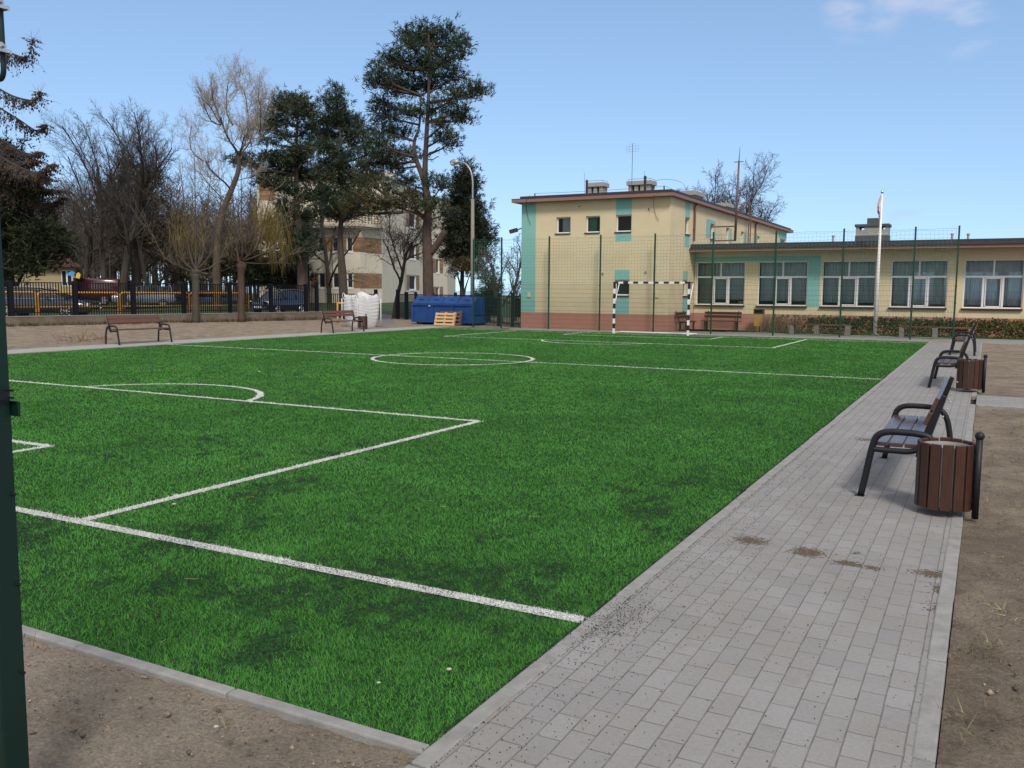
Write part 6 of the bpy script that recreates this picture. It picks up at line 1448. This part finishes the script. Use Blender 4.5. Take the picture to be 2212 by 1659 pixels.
blob([(143, 593), (150, 587), (158, 586), (163, 590), (158, 594), (150, 596)], 0, pm('bright_blue', (.03, .28, .62), .08, 4, .5), 'blue_board'); blob([(163, 600), (165, 591), (170, 588), (174, 593), (172, 602)], -.08, pm('bright_yellow', (.62, .42, .05), .08, 4, .5), 'yellow_board')
g = MB(); g.bar(V3(AT(160, 600, 58)), ground_at(160, 58), .08, .08); g.build('post', M_barkd, pb)
yb = empty('yellow_bin', ground_at(129, 52), label='yellow plastic grit bin behind the picket fence', cat='bin')
g = MB(); k = .45; g.v = [(-k * .8, -k * .8, .05), (k * .8, -k * .8, .05), (k * .8, k * .8, .05), (-k * .8, k * .8, .05), (-k, -k, .95), (k, -k, .95), (k, k, .95), (-k, k, .95)]; g.f = [(3, 2, 1, 0), (4, 5, 6, 7), (0, 1, 5, 4), (1, 2, 6, 5), (2, 3, 7, 6), (3, 0, 4, 7)]; g.build('body', pm('grit_bin_yellow', (.45, .36, .02), .1, 4, .5), yb, bevel=.03)
g = MB(); g.box(-.5, .5, -.5, .5, .95, 1.05); g.build('lid', pm('grit_bin_yellow', (.45, .36, .02), .1, 4, .5), yb, bevel=.03)

# ------------------------------------------------------------------ cars beyond the fence
M_tyre = pm('tyre_rubber', (.015, .015, .016), .15, 20, .85); M_rim = pm('alloy_rim', (.5, .5, .52), .08, 9, .35, metal=.7)
M_cgl = pm('car_glass', (.02, .025, .03), .1, 2, .05, spec=.9)
M_hl = pm('headlight_glass', (.6, .62, .64), .05, 9, .15); M_tl = pm('tail_light', (.14, .006, .008), .1, 9, .2)
def carpaint(name, c): 
    m = pm(name, c, .05, 2, .25, spec=.6); m.node_tree.nodes['Principled BSDF'].inputs['Coat Weight'].default_value = .8; return m
def car(name, label, loc, rz, L_c, W_c, prof, green, paint, wheels, wr, roof_rails=False, cat='car', plate=False, chrome=False):
    """prof: (x, z_low, z_top, half width) stations of the body; green: (x, z, half width) of the glasshouse as base->roof quads. x forwards."""
    t = empty(name, loc, rz, label=label, cat=cat, group='cars parked behind the fence' if cat == 'car' else None)
    g = MB(); ring = []
    for (x, zl, zt, hw) in prof:
        r = [(-hw * .86, zl), (-hw * .98, zl + (zt - zl) * .18), (-hw, zl + (zt - zl) * .55), (-hw * .96, zt - (zt - zl) * .10), (-hw * .84, zt), (0, zt + .02), (hw * .84, zt), (hw * .96, zt - (zt - zl) * .10), (hw, zl + (zt - zl) * .55), (hw * .98, zl + (zt - zl) * .18), (hw * .86, zl)]
        k = len(g.v); g.v += [(x, y, z) for y, z in r]; ring.append(k)
    n = 11
    for i in range(len(ring) - 1):
        for j in range(n): a, b2 = ring[i] + j, ring[i] + (j + 1) % n; g.f.append((a, b2, ring[i + 1] + (j + 1) % n, ring[i + 1] + j))
    g.f.append(tuple(ring[0] + j for j in range(n))); g.f.append(tuple(ring[-1] + j for j in reversed(range(n))))
    bd = g.build('body', paint, t, smooth=True); bd.data.shade_auto_smooth(angle=R(40)) if hasattr(bd.data, 'shade_auto_smooth') else None
    # glasshouse: stations (x, zbase, ztop, half base, half top)
    g = MB(); rg = []
    for (x, zb, zt, hb, ht) in green:
        k = len(g.v); g.v += [(x, -hb, zb), (x, -ht, zt - .03), (x, -ht * .8, zt), (x, ht * .8, zt), (x, ht, zt - .03), (x, hb, zb)]; rg.append(k)
    for i in range(len(rg) - 1):
        for j in range(5): g.f.append((rg[i] + j, rg[i] + j + 1, rg[i + 1] + j + 1, rg[i + 1] + j))
    g.f.append(tuple(rg[0] + j for j in range(6))); g.f.append(tuple(rg[-1] + j for j in reversed(range(6))))
    g.build('windows', M_cgl, t, smooth=False)
    g = MB(); mid = [s for s in green if s[2] - s[1] > .12]
    for i in range(len(mid) - 1):
        a, b2 = mid[i], mid[i + 1]; off = .012
        A = [(a[0], -a[4] - .01, a[2] - .045), (a[0], -a[4] * .8, a[2] + off), (a[0], a[4] * .8, a[2] + off), (a[0], a[4] + .01, a[2] - .045)]; B = [(b2[0], -b2[4] - .01, b2[2] - .045), (b2[0], -b2[4] * .8, b2[2] + off), (b2[0], b2[4] * .8, b2[2] + off), (b2[0], b2[4] + .01, b2[2] - .045)]
        for j in range(3): g.face([A[j], A[j + 1], B[j + 1], B[j]])
    for s in mid:
        for sg in (-1, 1): g.bar((s[0], sg * (s[3] + .008), s[1]), (s[0], sg * (s[4] + .008), s[2] - .03), .07, .03, (1, 0, 0))
    for sg in (-1, 1):
        a, b2 = green[-1], mid[-1]; g.bar((a[0], sg * (a[3] + .006), a[1]), (b2[0], sg * (b2[4] + .006), b2[2] - .03), .06, .05)
    g.build('roof', paint, t, smooth=False)
    if roof_rails or chrome:
        g = MB()
        for sg in (-1, 1):
            if roof_rails: g.tube([(s[0], sg * s[4] * .92, s[2] + .06) for s in mid], .018, 6)
            if chrome: g.tube([(s[0], sg * (s[4] + .03), s[2] - .05) for s in mid] + [(green[-1][0], sg * (green[-1][3] + .03), green[-1][1])], .012, 6); g.tube([(s[0], sg * (s[3] + .035), s[1] + .0) for s in green], .012, 6)
        g.build('trim', M_rim, t, smooth=True)
    for wx in wheels:
        for sg in (-1, 1):
            g = MB(); y = sg * (W_c / 2 - .10); g.tube([(wx, y - .10, wr), (wx, y + .105, wr)], wr, 24); w_ = g.build('wheel', M_tyre, t, bevel=.02)
            g = MB(); yo = y + sg * .11
            g.tube([(wx, yo - sg * .01, wr), (wx, yo - sg * .005, wr)], wr * .2, 12)
            for k in range(7):
                a = 2 * math.pi * k / 7; g.bar((wx + math.cos(a) * wr * .12, yo, wr + math.sin(a) * wr * .12), (wx + math.cos(a) * wr * .66, yo, wr + math.sin(a) * wr * .66), .05, .02, (0, 1, 0))
            g.tube([(wx + math.cos(2 * math.pi * k / 24) * wr * .68, yo, wr + math.sin(2 * math.pi * k / 24) * wr * .68) for k in range(25)], .018, 6); g.build('rim', M_rim, w_)
    xf, xb = prof[-1][0], prof[0][0]; hw = prof[-2][3]; zt = prof[-2][2]
    for sg in (-1, 1):
        g = MB(); g.bar((xf - .16, sg * hw * .62, zt - .14), (xf - .16, sg * hw * .96, zt - .12), .24, .17, (0, 0, 1)); g.build('headlight', M_hl, t, bevel=.03)
        g = MB(); g.box(xb - .02, xb + .16, min(sg * hw * .72, sg * hw * .98), max(sg * hw * .72, sg * hw * .98), prof[1][2] - .32, prof[1][2] - .06); g.build('tail_light', M_tl, t, bevel=.02)
        g = MB(); s = green[-2]; g.bar((s[0] + .1, sg * (hw + .02), s[1] + .1), (s[0] + .1, sg * (hw + .2), s[1] + .13), .1, .14); g.build('wing_mirror', paint, t, bevel=.03)
    g = MB(); g.box(xf - .06, xf + .012, -hw * .55, hw * .55, zt - .28, zt - .10); gr = g.build('grille', M_dark, t)
    g = MB()
    for k in range(3): g.box(xf + .012, xf + .02, -hw * .53, hw * .53, zt - .25 + k * .05, zt - .235 + k * .05)
    g.build('grille_bar', M_rim, gr)
    if plate:
        g = MB(); g.box(xf + .0, xf + .03, -.26, .26, zt - .50, zt - .39); pl = g.build('number_plate', M_gw, t)
        g = MB()
        for k in range(7):
            if k == 3: continue
            y = -.2 + k * .064; g.box(xf + .031, xf + .034, y, y + .04, zt - .475, zt - .415)
        g.build('plate_characters', M_gb, pl)
    return t
suv_p = [(-2.22, .5, .95, .80), (-2.15, .34, 1.02, .86), (-1.6, .28, 1.04, .88), (0, .26, 1.03, .89), (1.0, .28, 1.03, .88), (1.3, .30, 1.02, .87), (1.95, .34, .96, .84), (2.18, .40, .86, .76)]
suv_g = [(-2.12, 1.0, 1.06, .76, .72), (-1.95, 1.0, 1.56, .77, .62), (-.9, 1.02, 1.63, .79, .64), (.15, 1.02, 1.62, .79, .63), (.45, 1.02, 1.56, .79, .60), (1.15, 1.01, 1.05, .77, .72)]
wag_p = [(-2.42, .5, .98, .80), (-2.34, .32, 1.0, .88), (-1.6, .26, 1.0, .91), (0, .24, .97, .92), (1.1, .25, .95, .91), (1.8, .28, .88, .89), (2.3, .34, .78, .84), (2.45, .42, .68, .72)]
wag_g = [(-2.3, .98, 1.04, .78, .72), (-1.75, .98, 1.40, .80, .62), (-.8, .96, 1.475, .82, .65), (.1, .95, 1.45, .82, .64), (.45, .95, 1.36, .82, .60), (1.3, .94, .98, .80, .76)]
P_navy = carpaint('navy_car_paint', (.008, .014, .045)); P_dk = carpaint('dark_blue_black_paint', (.010, .016, .03)); P_sil = carpaint('silver_blue_paint', (.19, .22, .26)); P_mar = carpaint('maroon_van_paint', (.05, .008, .013)); P_gr = carpaint('grey_blue_paint', (.16, .22, .30))
R_ = math.atan2(_r[1], _r[0])
o = ground_at(602, 60, .0); car('parked_car', 'dark navy off-road estate with bright headlights facing left behind the fence', o, R_ + math.pi + 1.18, 4.4, 1.75, suv_p, suv_g, P_navy, (-1.32, 1.25), .34, roof_rails=True, plate=True)
o = ground_at(96, 44.0, .20); car('parked_car', 'dark blue-black estate car with chrome window trim at the far left', o, R_ + .06, 4.9, 1.84, wag_p, wag_g, P_dk, (-1.45, 1.40), .345, roof_rails=True, chrome=True)
o = ground_at(308, 66, .25); car('parked_car', 'pale silver-blue car behind the yellow railings beside the maroon van', o, R_ + math.pi + .5, 4.4, 1.75, suv_p, suv_g, P_sil, (-1.32, 1.25), .33)
o = ground_at(450, 72, .05); car('parked_car', 'grey-blue car glimpsed between the two pollard willows', o, R_ + .9, 4.4, 1.75, wag_p, wag_g, P_gr, (-1.4, 1.3), .33)
van_p = [(-2.6, .4, 1.75, .90), (-2.55, .34, 1.92, .95), (0, .32, 1.95, .97), (.9, .32, 1.93, .97), (1.25, .32, 1.35, .96), (1.5, .32, 1.1, .95), (2.2, .36, .98, .92), (2.4, .42, .85, .82)]
van_g = [(-.15, 1.2, 1.24, .965, .94), (.1, 1.2, 1.85, .965, .80), (.6, 1.2, 1.9, .97, .80), (.85, 1.15, 1.8, .96, .78), (1.55, 1.1, 1.14, .93, .86)]
o = ground_at(200, 66, .45); car('parked_van', 'maroon panel van parked behind the fence under the alder', o, R_ + math.pi - .12, 5.0, 1.95, van_p, van_g, P_mar, (-1.5, 1.55), .35, cat='van')

# dry grass tufts and straws on the sand beside the path
rng = np.random.default_rng(19); C = []
for (x, y, n_) in ((1.80, .55, 26), (1.86, 1.1, 14), (2.3, .2, 12), (1.78, -.3, 14), (2.6, 2.4, 16), (3.2, 5.2, 20), (1.85, 5.9, 10), (2.2, 8.8, 16), (4.2, 7.5, 20), (1.9, 3.9, 8), (-2.2, -1.75, 10), (-.9, -1.72, 8)):
    C.append(np.stack([x + rng.normal(0, .07, n_), y + rng.normal(0, .10, n_), np.full(n_, -.01 if x > 0 else -.022)], 1))
C = np.concatenate(C); V, F = tufts(C, np.tile([0, 0, .8], (len(C), 1)), np.full(len(C), .07), 4, rng, .03, .8)
np_mesh('dry_grass', V, F, leaf_mat('dry_grass_blade', (.12, .11, .05), (.24, .20, .11), .5), kind='stuff', label='sparse dry grass tufts on the sand beside the paving')
g = MB()
for _ in range(70):
    x, y = rng.uniform(1.72, 4.5), rng.uniform(-2, 9); a = rng.uniform(0, 6.28); l_ = rng.uniform(.05, .16); g.tube([(x, y, .003), (x + math.cos(a) * l_ * .5, y + math.sin(a) * l_ * .5, .012), (x + math.cos(a + .3) * l_, y + math.sin(a + .3) * l_, .004)], .0016, 3)
g.build('straw', pm('straw', (.30, .29, .17), .2, 10, .9), kind='stuff', label='dry straws and twigs lying on the sand beside the paving')
